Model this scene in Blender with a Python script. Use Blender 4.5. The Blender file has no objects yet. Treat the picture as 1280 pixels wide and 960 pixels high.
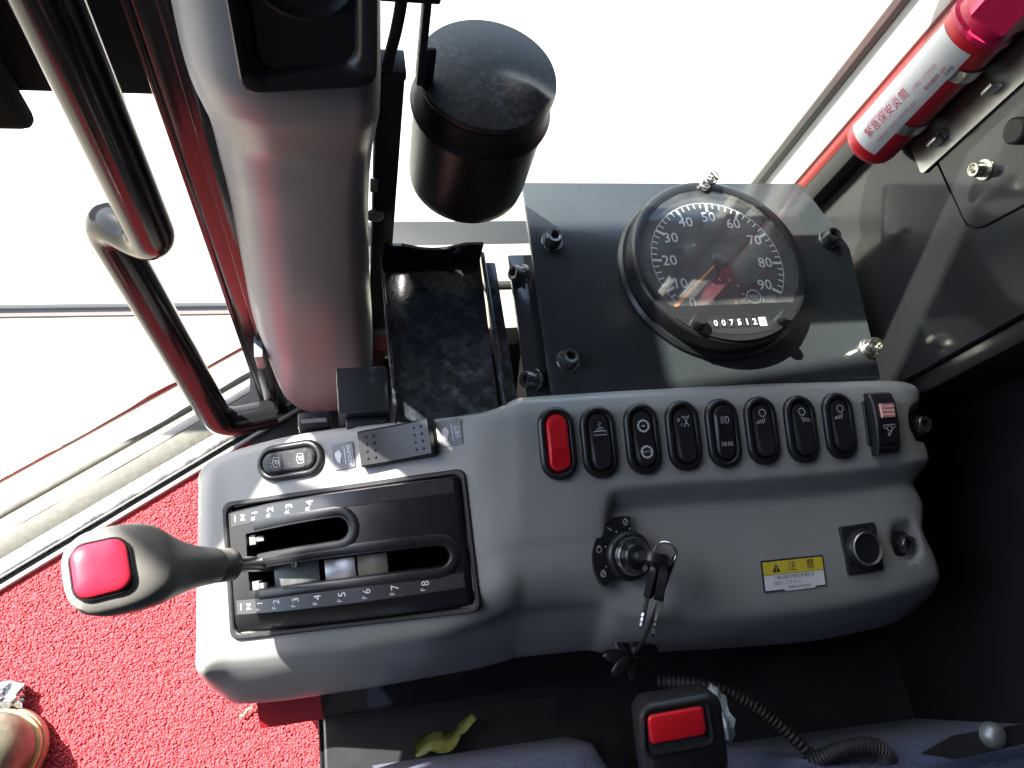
import bpy, bmesh, math, random
import numpy as np
from mathutils import Vector, Matrix, noise as mnoise

R = math.radians
PI = math.pi
random.seed(7)
rng = np.random.default_rng(11)
SC = bpy.context.scene
COL = SC.collection

# ------------------------------------------------------------------ camera, sky, sun, exposure
cam_d = bpy.data.cameras.new('camera')
cam = bpy.data.objects.new('camera', cam_d)
COL.objects.link(cam)
cam.matrix_world = Matrix(((0.97283, 0.05837, -0.22405, 0.0),
                           (-0.13675, 0.92573, -0.35259, 0.0),
                           (0.18683, 0.37365, 0.90856, 0.46),
                           (0, 0, 0, 1)))
cam_d.sensor_width = 36.0
cam_d.lens = 924.0 / 1280.0 * 36.0
cam_d.clip_start = 0.01
cam_d.clip_end = 3000.0
SC.camera = cam

SUN_DIR = Vector((-0.66, 0.62, 1.0)).normalized()      # towards the sun
elev = math.asin(SUN_DIR.z)
azim = math.atan2(SUN_DIR.x, SUN_DIR.y)
world = bpy.data.worlds.new('World')
SC.world = world
world.use_nodes = True
wn = world.node_tree
sky = wn.nodes.new('ShaderNodeTexSky')
sky.sky_type = 'NISHITA'
sky.sun_disc = False
sky.sun_elevation = elev
sky.sun_rotation = azim
sky.air_density = 1.0
sky.dust_density = 2.0
wn.links.new(sky.outputs[0], wn.nodes['Background'].inputs[0])
wn.nodes['Background'].inputs[1].default_value = 0.15
sun_d = bpy.data.lights.new('sun', 'SUN')
sun_d.energy = 5.0
sun_d.angle = R(0.53)
sun_d.color = (1.0, 0.95, 0.86)
sun = bpy.data.objects.new('sun', sun_d)
COL.objects.link(sun)
sun.rotation_euler = SUN_DIR.to_track_quat('Z', 'Y').to_euler()
sun.location = SUN_DIR * 5
SC.view_settings.view_transform = 'Standard'
SC.view_settings.look = 'None'
SC.view_settings.gamma = 1.0
SC.view_settings.exposure = 2.1
SC.view_settings.use_curve_mapping = False
SC.render.engine = 'CYCLES'
SC.cycles.max_bounces = 10
SC.cycles.transparent_max_bounces = 12
SC.cycles.use_denoising = True
SC.cycles.caustics_reflective = False
SC.cycles.caustics_refractive = False


# ------------------------------------------------------------------ materials
def mat(name, col, rough=0.5, metal=0.0, var=0.0, scale=40.0, rvar=0.0, bump=0.0, bscale=300.0, coat=0.0, spec=0.5,
        dust=None, dust_amt=0.0, dust_scale=120.0, sheen=0.0, bdist=0.001, smear=0.0):
    m = bpy.data.materials.new(name)
    m.use_nodes = True
    nt = m.node_tree
    b = nt.nodes['Principled BSDF']
    b.inputs['Base Color'].default_value = (*col, 1)
    b.inputs['Roughness'].default_value = rough
    b.inputs['Metallic'].default_value = metal
    b.inputs['Specular IOR Level'].default_value = spec
    if coat:
        b.inputs['Coat Weight'].default_value = coat
        b.inputs['Coat Roughness'].default_value = 0.08
    if sheen:
        b.inputs['Sheen Weight'].default_value = sheen
    tc = nt.nodes.new('ShaderNodeTexCoord')

    def noise(sc, detail=4.0, rgh=0.6):
        n = nt.nodes.new('ShaderNodeTexNoise')
        n.inputs['Scale'].default_value = sc
        n.inputs['Detail'].default_value = detail
        n.inputs['Roughness'].default_value = rgh
        nt.links.new(tc.outputs['Object'], n.inputs['Vector'])
        return n.outputs['Fac']

    def ramp(sock, a, bb, lo, hi):
        mr = nt.nodes.new('ShaderNodeMapRange')
        nt.links.new(sock, mr.inputs['Value'])
        for k, v in zip(('From Min', 'From Max', 'To Min', 'To Max'), (a, bb, lo, hi)):
            mr.inputs[k].default_value = v
        return mr.outputs['Result']
    col_s = None
    if var:
        f = ramp(noise(scale), 0.3, 0.7, 1 - var, 1 + var)
        vm = nt.nodes.new('ShaderNodeVectorMath')
        vm.operation = 'SCALE'
        vm.inputs[0].default_value = col
        nt.links.new(f, vm.inputs['Scale'])
        col_s = vm.outputs[0]
    if dust:
        big = ramp(noise(dust_scale * 0.12, 3), 0.35, 0.7, 0.15, 1.0)
        fine = ramp(noise(dust_scale, 6, 0.75), 0.58 - dust_amt * 0.2, 0.74, 0.0, 1.0)
        mu = nt.nodes.new('ShaderNodeMath')
        mu.operation = 'MULTIPLY'
        nt.links.new(big, mu.inputs[0])
        nt.links.new(fine, mu.inputs[1])
        mu2 = nt.nodes.new('ShaderNodeMath')
        mu2.operation = 'MULTIPLY'
        mu2.inputs[1].default_value = min(1.0, dust_amt)
        nt.links.new(mu.outputs[0], mu2.inputs[0])
        mx = nt.nodes.new('ShaderNodeMix')
        mx.data_type = 'RGBA'
        nt.links.new(mu2.outputs[0], mx.inputs[0])
        mx.inputs[6].default_value = (*col, 1)
        if col_s:
            nt.links.new(col_s, mx.inputs[6])
        mx.inputs[7].default_value = (*dust, 1)
        col_s = mx.outputs[2]
        rr = nt.nodes.new('ShaderNodeMath')
        rr.operation = 'MULTIPLY_ADD'
        nt.links.new(mu2.outputs[0], rr.inputs[0])
        rr.inputs[1].default_value = 0.5
        rr.inputs[2].default_value = rough
        nt.links.new(rr.outputs[0], b.inputs['Roughness'])
    if col_s:
        nt.links.new(col_s, b.inputs['Base Color'])
    if rvar and not dust:
        f = ramp(noise(scale * 0.8, 5, 0.7), 0.3, 0.7, max(0.02, rough - rvar), rough + rvar)
        nt.links.new(f, b.inputs['Roughness'])
    if bump:
        bp = nt.nodes.new('ShaderNodeBump')
        bp.inputs['Strength'].default_value = bump
        bp.inputs['Distance'].default_value = bdist
        nt.links.new(noise(bscale, 3), bp.inputs['Height'])
        nt.links.new(bp.outputs[0], b.inputs['Normal'])
    return m


M = {}
M['grey'] = mat('grey_plastic', (0.305, 0.312, 0.305), 0.36, var=0.05, scale=18, rvar=0.07, bump=0.08, bscale=1500, bdist=0.0004)
M['duct'] = mat('duct_plastic', (0.245, 0.26, 0.272), 0.36, var=0.05, scale=16, rvar=0.08, bump=0.08, bscale=1500, bdist=0.0004)
M['black'] = mat('black_plastic', (0.014, 0.015, 0.017), 0.33, rvar=0.08, scale=50, bump=0.06, bscale=1800, bdist=0.0003)
M['black_dusty'] = mat('dusty_black_plastic', (0.014, 0.015, 0.018), 0.36, dust=(0.20, 0.21, 0.22), dust_amt=0.45, dust_scale=320)
M['rim_dust'] = mat('dusty_rim', (0.018, 0.018, 0.019), 0.45, dust=(0.30, 0.27, 0.22), dust_amt=0.30, dust_scale=600)
M['rubber'] = mat('rubber', (0.016, 0.016, 0.017), 0.55, var=0.2, scale=80)
M['black_paint'] = mat('black_paint', (0.012, 0.013, 0.015), 0.15, spec=0.22, bump=0.05, bscale=260, bdist=0.0006)
M['plate'] = mat('painted_plate', (0.034, 0.039, 0.044), 0.17, bump=0.16, bscale=420, bdist=0.0005, dust=(0.26, 0.27, 0.26), dust_amt=0.22, dust_scale=900, coat=0.5)
M['tray'] = mat('tray_paint_and_reflection', (0.016, 0.019, 0.024), 0.13, bump=0.10, bscale=240, bdist=0.0006, dust=(0.15, 0.18, 0.215), dust_amt=0.65, dust_scale=90, coat=0.8)  # blue-grey dust mix stands for scuffs and the sky's reflection
M['wall'] = mat('cab_wall_paint', (0.022, 0.023, 0.025), 0.12, rvar=0.04, scale=20, bump=0.05, bscale=140, bdist=0.0006)
M['bin'] = mat('bin_plastic', (0.014, 0.0145, 0.016), 0.38, bump=0.05, bscale=1500, bdist=0.0003)
M['bin_lid'] = mat('bin_lid_plastic', (0.022, 0.024, 0.028), 0.45, dust=(0.22, 0.245, 0.28), dust_amt=0.8, dust_scale=300, bump=0.10, bscale=900, bdist=0.0005)
M['red_plastic'] = mat('red_plastic', (0.62, 0.012, 0.022), 0.34, var=0.08, scale=60, bump=0.04, bscale=1200, bdist=0.0003)
M['red_lens'] = mat('red_lens', (0.48, 0.008, 0.016), 0.22)
M['pink'] = mat('faded_red_plastic', (0.80, 0.42, 0.38), 0.45, var=0.08, scale=200)
M['knob_red'] = mat('knob_button_red', (0.60, 0.022, 0.055), 0.32, var=0.06, scale=60)
M['knob'] = mat('knob_rubber', (0.20, 0.195, 0.18), 0.42, var=0.12, scale=60, rvar=0.08, bump=0.12, bscale=1300, bdist=0.0004)
M['flare_red'] = mat('flare_red', (0.68, 0.014, 0.035), 0.30, var=0.04, scale=50)
M['flare_cap'] = mat('flare_cap_pink', (0.72, 0.02, 0.10), 0.25)
M['white_print'] = mat('white_print', (0.74, 0.75, 0.76), 0.5)
M['grey_print'] = mat('grey_print', (0.62, 0.66, 0.68), 0.5)
M['white_label'] = mat('white_label', (0.80, 0.79, 0.82), 0.32, var=0.03, scale=30)
M['red_print'] = mat('red_print', (0.62, 0.05, 0.10), 0.5)
M['pink_print'] = mat('pink_print', (0.72, 0.32, 0.42), 0.5)
M['yellow_label'] = mat('yellow_label', (0.72, 0.58, 0.06), 0.42, var=0.05, scale=300)
M['dark_print'] = mat('dark_print', (0.02, 0.025, 0.028), 0.5)
M['orange'] = mat('orange_needle', (0.95, 0.27, 0.04), 0.5)
M['chrome'] = mat('chrome', (0.72, 0.73, 0.74), 0.14, 1.0, rvar=0.05, scale=200)
M['steel'] = mat('steel', (0.50, 0.50, 0.49), 0.32, 1.0, rvar=0.04, scale=120)
M['bolt'] = mat('black_bolt', (0.14, 0.145, 0.15), 0.26, 0.8, rvar=0.12, scale=500)
M['zinc'] = mat('zinc_bolt', (0.55, 0.54, 0.48), 0.25, 1.0, rvar=0.1, scale=500)
M['zinc_dull'] = mat('dull_zinc', (0.22, 0.24, 0.25), 0.4, 0.6)
M['skirt_reflection'] = mat('skirt_carpet_reflection', (0.55, 0.030, 0.050), 0.35, var=0.15, scale=120)  # carpet's red reflection painted in as the skirt's own colour
M['sash'] = mat('pale_sash', (0.50, 0.51, 0.50), 0.5, var=0.08, scale=40)
M['alu'] = mat('aluminium_sill', (0.78, 0.79, 0.80), 0.28, 1.0, var=0.05, scale=60, rvar=0.08)
M['seal'] = mat('window_seal', (0.055, 0.056, 0.043), 0.6, var=0.3, scale=160)
M['ground'] = mat('sandy_ground', (0.34, 0.30, 0.23), 0.9, var=0.22, scale=3.0)
M['slab'] = mat('concrete_slab', (0.42, 0.40, 0.35), 0.85, var=0.08, scale=2.0)
M['joint'] = mat('slab_joint', (0.16, 0.13, 0.12), 0.9)
M['carpet_base'] = mat('carpet_backing', (0.50, 0.055, 0.070), 0.95, var=0.2, scale=220)
M['pile'] = mat('carpet_pile', (0.54, 0.060, 0.074), 0.75, var=0.12, scale=200, sheen=0.06)
M['seat'] = mat('seat_fabric', (0.042, 0.062, 0.135), 0.9, var=0.65, scale=420, bump=0.9, bscale=1400, sheen=0.15, bdist=0.0012)
M['leaf'] = mat('leaf_green', (0.34, 0.34, 0.09), 0.5, var=0.3, scale=90)
M['straw'] = mat('straw', (0.70, 0.50, 0.20), 0.6, var=0.2, scale=200)
M['film'] = mat('clear_film', (0.28, 0.33, 0.36), 0.15, bump=0.5, bscale=120, bdist=0.002)
M['boot'] = mat('boot_leather', (0.15, 0.15, 0.11), 0.42, var=0.4, scale=55, bump=0.3, bscale=260, bdist=0.0008)
M['welt'] = mat('boot_welt', (0.62, 0.50, 0.20), 0.5, var=0.15, scale=120)
M['sole'] = mat('boot_sole', (0.42, 0.28, 0.20), 0.6, var=0.15, scale=150)
M['silver'] = mat('silver_wrap', (0.6, 0.62, 0.65), 0.22, 1.0, bump=0.5, bscale=90, bdist=0.003)
M['sticker'] = mat('worn_silver_sticker', (0.22, 0.24, 0.26), 0.30, 0.0, dust=(0.02, 0.022, 0.025), dust_amt=1.0, dust_scale=800)
M['strip'] = mat('label_strip', (0.048, 0.051, 0.055), 0.25, rvar=0.06, scale=90)
M['wall_dark'] = mat('dark_wall', (0.008, 0.0085, 0.010), 0.4, rvar=0.1, scale=20)
M['void'] = mat('unlit_black', (0.003, 0.003, 0.003), 0.9, spec=0.05)  # near-black colour stands in for shade on the rail and in slots
M['headliner'] = mat('headliner', (0.025, 0.026, 0.028), 0.9, var=0.1, scale=60)
M['trim_dark'] = mat('dark_trim', (0.016, 0.016, 0.017), 0.5, var=0.2, scale=30)
M['red_paint_and_reflection'] = mat('red_paint_and_reflection', (0.22, 0.018, 0.018), 0.16, var=0.08, scale=20)  # red edge line; on the pillar its colour is the carpet's reflection
M['clip_plastic'] = mat('pale_plastic', (0.42, 0.44, 0.42), 0.35)
M['mech'] = mat('grey_mechanism', (0.13, 0.14, 0.14), 0.4, 0.3, var=0.2, scale=150)
M['mech_pale'] = mat('pale_detent', (0.20, 0.21, 0.20), 0.3)
M['mech_tan'] = mat('tan_mechanism', (0.20, 0.19, 0.14), 0.4, 0.4, var=0.2, scale=150)
M['lcd'] = mat('odometer_wheel', (0.02, 0.02, 0.022), 0.4)
M['dial'] = mat('dial_black', (0.030, 0.031, 0.034), 0.5)


def clear_mat(name, tint, refl=1.45, rough=0.0, dust=0.0):
    m = bpy.data.materials.new(name)
    m.use_nodes = True
    nt = m.node_tree
    for n in list(nt.nodes):
        if n.type == 'BSDF_PRINCIPLED':
            nt.nodes.remove(n)
    out = [n for n in nt.nodes if n.type == 'OUTPUT_MATERIAL'][0]
    tr = nt.nodes.new('ShaderNodeBsdfTransparent')
    tr.inputs[0].default_value = (*tint, 1)
    gl = nt.nodes.new('ShaderNodeBsdfGlossy')
    gl.inputs['Roughness'].default_value = rough
    lw = nt.nodes.new('ShaderNodeLayerWeight')
    lw.inputs[0].default_value = 0.5
    pw = nt.nodes.new('ShaderNodeMath')
    pw.operation = 'POWER'
    pw.inputs[1].default_value = 5.0
    nt.links.new(lw.outputs['Facing'], pw.inputs[0])
    fr = nt.nodes.new('ShaderNodeMath')
    fr.operation = 'MULTIPLY_ADD'
    fr.inputs[1].default_value = 0.96
    fr.inputs[2].default_value = 0.04
    nt.links.new(pw.outputs[0], fr.inputs[0])
    mx = nt.nodes.new('ShaderNodeMixShader')
    nt.links.new(fr.outputs[0], mx.inputs[0])
    if dust:
        df = nt.nodes.new('ShaderNodeBsdfDiffuse')
        df.inputs[0].default_value = (0.6, 0.61, 0.6, 1)
        md = nt.nodes.new('ShaderNodeMixShader')
        tc = nt.nodes.new('ShaderNodeTexCoord')
        nz = nt.nodes.new('ShaderNodeTexNoise')
        nz.inputs['Scale'].default_value = 45.0
        nz.inputs['Detail'].default_value = 6.0
        mr = nt.nodes.new('ShaderNodeMapRange')
        mr.inputs['From Min'].default_value = 0.3
        mr.inputs['From Max'].default_value = 0.75
        mr.inputs['To Min'].default_value = dust * 0.35
        mr.inputs['To Max'].default_value = dust * 1.6
        nt.links.new(tc.outputs['Object'], nz.inputs['Vector'])
        nt.links.new(nz.outputs['Fac'], mr.inputs['Value'])
        nt.links.new(mr.outputs[0], md.inputs[0])
        nt.links.new(tr.outputs[0], md.inputs[1])
        nt.links.new(df.outputs[0], md.inputs[2])
        tr = md
    nt.links.new(tr.outputs[0], mx.inputs[1])
    nt.links.new(gl.outputs[0], mx.inputs[2])
    nt.links.new(mx.outputs[0], out.inputs[0])
    return m


M['knob_dark'] = mat('dark_knob', (0.04, 0.04, 0.042), 0.45)
M['glass'] = clear_mat('gauge_glass', (0.96, 0.97, 0.97), 1.5, 0.02, 0.055)
M['pane'] = clear_mat('window_pane', (0.93, 0.96, 0.94), 1.5, 0.0)

# ------------------------------------------------------------------ object helpers
WORLD = {}


def finish(name, me, mtl, parent, W):
    o = bpy.data.objects.new(name, me)
    COL.objects.link(o)
    if mtl is not None and not me.materials:
        me.materials.append(mtl)
    WORLD[o.name] = W
    if parent is not None:
        o.parent = parent
        o.matrix_basis = WORLD[parent.name].inverted() @ W
    else:
        o.matrix_world = W
    return o


def add(name, bm, mtl, parent=None, smooth=True, angle=35, W=None):
    """a bmesh in world coordinates (or local to W) becomes one mesh object with its origin at its middle"""
    bmesh.ops.recalc_face_normals(bm, faces=bm.faces)
    if smooth:
        for f in bm.faces:
            f.smooth = True
        lim = R(angle)
        for e in bm.edges:
            if len(e.link_faces) == 2 and e.calc_face_angle(0.0) > lim:
                e.smooth = False
    if W is None:
        if len(bm.verts):
            lo = Vector((min(v.co[i] for v in bm.verts) for i in range(3)))
            hi = Vector((max(v.co[i] for v in bm.verts) for i in range(3)))
            c = (lo + hi) / 2
        else:
            c = Vector()
        bmesh.ops.translate(bm, verts=bm.verts, vec=-c)
        W = Matrix.Translation(c)
    me = bpy.data.meshes.new(name)
    bm.to_mesh(me)
    bm.free()
    return finish(name, me, mtl, parent, W)


def share(o, name, parent, W, kids=True):
    n = o.copy()
    n.name = name
    COL.objects.link(n)
    n.parent = parent
    WORLD[n.name] = W
    n.matrix_basis = WORLD[parent.name].inverted() @ W if parent else W
    for ch in list(o.children) if kids else []:
        rel = WORLD[o.name].inverted() @ WORLD[ch.name]
        share(ch, ch.name.split('.')[0], n, W @ rel)
    return n


def root(name, loc, label, cat, group=None):
    o = bpy.data.objects.new(name, None)
    COL.objects.link(o)
    o.empty_display_size = 0.03
    o.location = loc
    WORLD[o.name] = Matrix.Translation(Vector(loc))
    o['label'] = label
    o['category'] = cat
    if group:
        o['group'] = group
    return o


def tag(o, label=None, cat=None, group=None, kind=None):
    if label:
        o['label'] = label
    if cat:
        o['category'] = cat
    if group:
        o['group'] = group
    if kind:
        o['kind'] = kind
    return o


def frame(o, ex, ey):
    """local to world: x along ex, y close to ey, z the normal"""
    ex = Vector(ex).normalized()
    n = ex.cross(Vector(ey)).normalized()
    ey = n.cross(ex)
    m = Matrix((ex, ey, n)).transposed().to_4x4()
    m.translation = Vector(o)
    return m


def xf(bm, T):
    bmesh.ops.transform(bm, matrix=T, verts=bm.verts)
    return bm


def join(*bms):
    out = bms[0]
    for b in bms[1:]:
        me = bpy.data.meshes.new('tmp')
        b.to_mesh(me)
        b.free()
        out.from_mesh(me)
        bpy.data.meshes.remove(me)
    return out


def box(lo, hi, bev=0.0, seg=2):
    bm = bmesh.new()
    x0, y0, z0 = lo
    x1, y1, z1 = hi
    vs = [bm.verts.new(p) for p in ((x0, y0, z0), (x1, y0, z0), (x1, y1, z0), (x0, y1, z0),
                                    (x0, y0, z1), (x1, y0, z1), (x1, y1, z1), (x0, y1, z1))]
    for f in ((0, 3, 2, 1), (4, 5, 6, 7), (0, 1, 5, 4), (1, 2, 6, 5), (2, 3, 7, 6), (3, 0, 4, 7)):
        bm.faces.new([vs[i] for i in f])
    if bev:
        bmesh.ops.bevel(bm, geom=bm.edges[:], offset=bev, segments=seg, profile=0.5, affect='EDGES')
    return bm


def prism(pts, z0, z1, bev=0.0, seg=2, T=None):
    """extrude a 2-D outline; bev rounds the top rim"""
    bm = bmesh.new()
    lo = [bm.verts.new((p[0], p[1], z0)) for p in pts]
    hi = [bm.verts.new((p[0], p[1], z1)) for p in pts]
    n = len(pts)
    bm.faces.new(lo[::-1])
    top = bm.faces.new(hi)
    for i in range(n):
        bm.faces.new((lo[i], lo[(i + 1) % n], hi[(i + 1) % n], hi[i]))
    if bev:
        bmesh.ops.bevel(bm, geom=list(top.edges), offset=bev, segments=seg, profile=0.5, affect='EDGES')
    if T is not None:
        xf(bm, T)
    return bm


def rrect(w, h, r, n=5, cx=0.0, cy=0.0):
    p = []
    for sx, sy, a0 in ((1, 1, 0), (-1, 1, 90), (-1, -1, 180), (1, -1, 270)):
        for i in range(n + 1):
            a = R(a0 + 90 * i / n)
            p.append((cx + sx * (w / 2 - r) + r * math.cos(a), cy + sy * (h / 2 - r) + r * math.sin(a)))
    return p


def rpoly(pts, r, n=4):
    """round the corners of a polygon"""
    out = []
    m = len(pts)
    for i in range(m):
        p0, p1, p2 = Vector(pts[i - 1]), Vector(pts[i]), Vector(pts[(i + 1) % m])
        ri = r[i] if isinstance(r, (list, tuple)) else r
        if ri <= 0:
            out.append(tuple(p1))
            continue
        d0, d2 = (p0 - p1).normalized(), (p2 - p1).normalized()
        a, c = p1 + d0 * ri, p1 + d2 * ri
        for k in range(n + 1):
            t = k / n
            out.append(tuple(a * (1 - t) ** 2 + p1 * 2 * t * (1 - t) + c * t * t))
    return out


def rings(loops, closed=True, cap0=True, cap1=True, T=None):
    """skin a list of equal-length loops of points"""
    bm = bmesh.new()
    L = [[bm.verts.new(p) for p in lp] for lp in loops]
    n = len(L[0])
    for a, b in zip(L[:-1], L[1:]):
        for i in range(n if closed else n - 1):
            j = (i + 1) % n
            bm.faces.new((a[i], a[j], b[j], b[i]))
    if closed and cap0:
        bm.faces.new(L[0][::-1])
    if closed and cap1:
        bm.faces.new(L[-1])
    if T is not None:
        xf(bm, T)
    return bm


def lathe(prof, n=40, T=None, cap0=True, cap1=True):
    lp = []
    for r, z in prof:
        lp.append([(r * math.cos(2 * PI * i / n), r * math.sin(2 * PI * i / n), z) for i in range(n)])
    return rings(lp, True, cap0, cap1, T)


def loft_outline(fn, steps, T=None, cap0=True, cap1=True):
    """steps: (offset, z) of an outline function fn(offset)->pts"""
    return rings([[(x, y, z) for x, y in fn(o)] for o, z in steps], True, cap0, cap1, T)


def smooth_path(pts, sub=8):
    P = [Vector(p) for p in pts]
    P = [P[0] * 2 - P[1]] + P + [P[-1] * 2 - P[-2]]
    out = []
    for i in range(1, len(P) - 2):
        for k in range(sub):
            t = k / sub
            a, b, c, d = P[i - 1], P[i], P[i + 1], P[i + 2]
            out.append(0.5 * ((2 * b) + (c - a) * t + (2 * a - 5 * b + 4 * c - d) * t * t + (3 * b - a - 3 * c + d) * t ** 3))
    out.append(P[-2])
    return out


def fillet_path(pts, r, n=8):
    P = [Vector(p) for p in pts]
    out = [P[0]]
    for i in range(1, len(P) - 1):
        d0, d2 = (P[i - 1] - P[i]), (P[i + 1] - P[i])
        rr = min(r, d0.length * 0.49, d2.length * 0.49)
        a, c = P[i] + d0.normalized() * rr, P[i] + d2.normalized() * rr
        for k in range(n + 1):
            t = k / n
            out.append(a * (1 - t) ** 2 + P[i] * 2 * t * (1 - t) + c * t * t)
    out.append(P[-1])
    return out


def tube(path, rad, n=16, caps=True, flat=1.0):
    P = [Vector(p) for p in path]
    loops = []
    t0 = (P[1] - P[0]).normalized()
    up = Vector((0, 0, 1)) if abs(t0.z) < 0.9 else Vector((1, 0, 0))
    nrm = t0.cross(up).normalized()
    for i, p in enumerate(P):
        t = ((P[min(i + 1, len(P) - 1)] - P[max(i - 1, 0)])).normalized()
        nrm = (nrm - t * nrm.dot(t)).normalized()
        b = t.cross(nrm)
        r = rad(i / (len(P) - 1)) if callable(rad) else rad
        loops.append([p + (nrm * math.cos(2 * PI * k / n) + b * math.sin(2 * PI * k / n) * flat) * r for k in range(n)])
    return rings(loops, True, caps, caps)


def pchip(y, m):
    """monotone cubic through rows of y (n, k), m samples per interval"""
    y = np.asarray(y, float)
    n = len(y)
    d = np.diff(y, axis=0)
    s = np.zeros_like(y)
    a, b = d[:-1], d[1:]
    with np.errstate(divide='ignore', invalid='ignore'):
        h = np.where(a * b > 0, 2 * a * b / (a + b), 0.0)
    s[1:-1] = h
    s[0] = d[0]
    s[-1] = d[-1]
    out = []
    for i in range(n - 1):
        for k in range(m):
            t = k / m
            h00, h10, h01, h11 = 2 * t**3 - 3 * t**2 + 1, t**3 - 2 * t**2 + t, -2 * t**3 + 3 * t**2, t**3 - t**2
            out.append(h00 * y[i] + h10 * s[i] + h01 * y[i + 1] + h11 * s[i + 1])
    out.append(y[-1])
    return np.array(out)


def sstep(a, b, x):
    t = np.clip((x - a) / (b - a), 0, 1)
    return t * t * (3 - 2 * t)


def text(body, T, size, mtl, parent, name='lettering', width=None, thick=0.0, align='CENTER', spacing=1.0, bold=0.0):
    cu = bpy.data.curves.new('txt', 'FONT')
    cu.body = body
    cu.size = size
    cu.align_x = align
    cu.align_y = 'CENTER'
    cu.resolution_u = 2
    cu.space_character = spacing
    cu.extrude = thick
    cu.offset = bold
    o = bpy.data.objects.new('txt', cu)
    COL.objects.link(o)
    dg = bpy.context.evaluated_depsgraph_get()
    me = bpy.data.meshes.new_from_object(o.evaluated_get(dg))
    bpy.data.objects.remove(o)
    bpy.data.curves.remove(cu)
    bm = bmesh.new()
    bm.from_mesh(me)
    bpy.data.meshes.remove(me)
    if width and len(bm.verts):
        xs = [v.co.x for v in bm.verts]
        k = width / max(1e-6, max(xs) - min(xs))
        bmesh.ops.scale(bm, vec=(k, 1, 1), verts=bm.verts)
    xf(bm, T)
    return add(name, bm, mtl, parent, smooth=False)


def ribbon(lines, w, T, z=0.0, closed=None):
    """thin flat strokes in a local plane, for printed symbols"""
    bm = bmesh.new()
    for ln in lines:
        P = [Vector((p[0], p[1], z)) for p in ln]
        loop = (P[0] - P[-1]).length < 1e-7 and len(P) > 2
        if loop:
            P = P[:-1]
        vs = []
        n = len(P)
        for i, p in enumerate(P):
            a = P[(i - 1) % n] if (loop or i > 0) else p
            b = P[(i + 1) % n] if (loop or i < n - 1) else p
            t = (b - a).normalized()
            nn = Vector((-t.y, t.x, 0)) * w / 2
            vs.append((bm.verts.new(p + nn), bm.verts.new(p - nn)))
        for i in range(n if loop else n - 1):
            a, b = vs[i], vs[(i + 1) % n]
            bm.faces.new((a[0], a[1], b[1], b[0]))
    return xf(bm, T)


def circ(cx, cy, r, n=20, a0=0, a1=360):
    return [(cx + r * math.cos(R(a0 + (a1 - a0) * i / n)), cy + r * math.sin(R(a0 + (a1 - a0) * i / n))) for i in range(n + 1)]


def bolt_mesh(r, h, hexr=None, n=24):
    """socket-head screw, base at z = 0"""
    hexr = hexr or r * 0.55

    def hx(rr):
        out = []
        for i in range(n):
            a = 2 * PI * i / n
            k = (a % (PI / 3)) - PI / 6
            out.append((rr * math.cos(PI / 6) / math.cos(k) * math.cos(a), rr * math.cos(PI / 6) / math.cos(k) * math.sin(a)))
        return out

    def ci(rr, kn=0.0):
        kn = 0.0
        return [((rr + (kn if i % 2 else 0)) * math.cos(2 * PI * i / n), (rr + (kn if i % 2 else 0)) * math.sin(2 * PI * i / n)) for i in range(n)]
    z = lambda pts, zz: [(x, y, zz) for x, y in pts]
    L = [z(ci(r, -r * 0.05), 0), z(ci(r, -r * 0.05), h * 0.8), z(ci(r * 0.88), h), z(ci(r * 0.68), h), z(hx(hexr), h * 0.95), z(hx(hexr), h * 0.45)]
    return rings(L)


def washer_mesh(r, h):
    return lathe([(r, 0), (r, h * 0.7), (r * 0.95, h), (r * 0.5, h)], 28)


def put_bolt(proto, parent, W, label=None):
    if proto is None:
        return None
    return share(proto, 'bolt', parent, W)


def make_bolt(parent, W, r, h, mtl, washer=0.0, wm=None, wh=0.0015):
    b = add('bolt', xf(bolt_mesh(r, h), Matrix.Translation((0, 0, wh if washer else 0))), mtl, parent, W=W)
    if washer:
        add('washer', washer_mesh(washer, wh), wm or mtl, b, W=W.copy())
    return b


# ------------------------------------------------------------------ the setting outside
def sheet(x0, y0, x1, y1, z):
    bm = bmesh.new()
    bm.faces.new([bm.verts.new(p) for p in ((x0, y0, z), (x1, y0, z), (x1, y1, z), (x0, y1, z))])
    return bm


GZ = -1.6
tag(add('ground', sheet(-400, -400, 400, 400, GZ), M['ground'], smooth=False), kind='structure')
T = Matrix.Rotation(R(-1.4), 4, 'Z')
tag(add('pavement', xf(box((-12, 1.09, GZ - 0.05), (14, 16, GZ + 0.03)), T), M['slab'], smooth=False), kind='structure')
tag(add('pavement_joint', xf(box((-12, 1.065, GZ - 0.05), (14, 1.085, GZ + 0.006)), T), M['joint'], smooth=False), kind='structure')

# ------------------------------------------------------------------ the cab shell (out of frame it shades the console)
ROOF_Z = 0.86
roof_pts = [(-.62, -.95), (.75, -.95), (.75, .735), (-.18, .715), (-.37, .700), (-.555, .668), (-.620, .645), (-.660, .622), (-.660, .600), (-.62, .597)]
tag(add('ceiling', prism(roof_pts, ROOF_Z, ROOF_Z + 0.06), M['headliner'], smooth=False), kind='structure')
tag(add('wall', box((0.62, -0.95, -0.4), (0.68, 0.42, ROOF_Z)), M['trim_dark'], smooth=False), kind='structure')
tag(add('door_wall', box((-0.77, -0.99, -0.4), (0.68, -0.95, ROOF_Z)), M['trim_dark'], smooth=False), kind='structure')
tag(add('front_wall', box((-0.80, -0.95, -0.4), (-0.77, -0.12, ROOF_Z)), M['trim_dark'], smooth=False), kind='structure')

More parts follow.
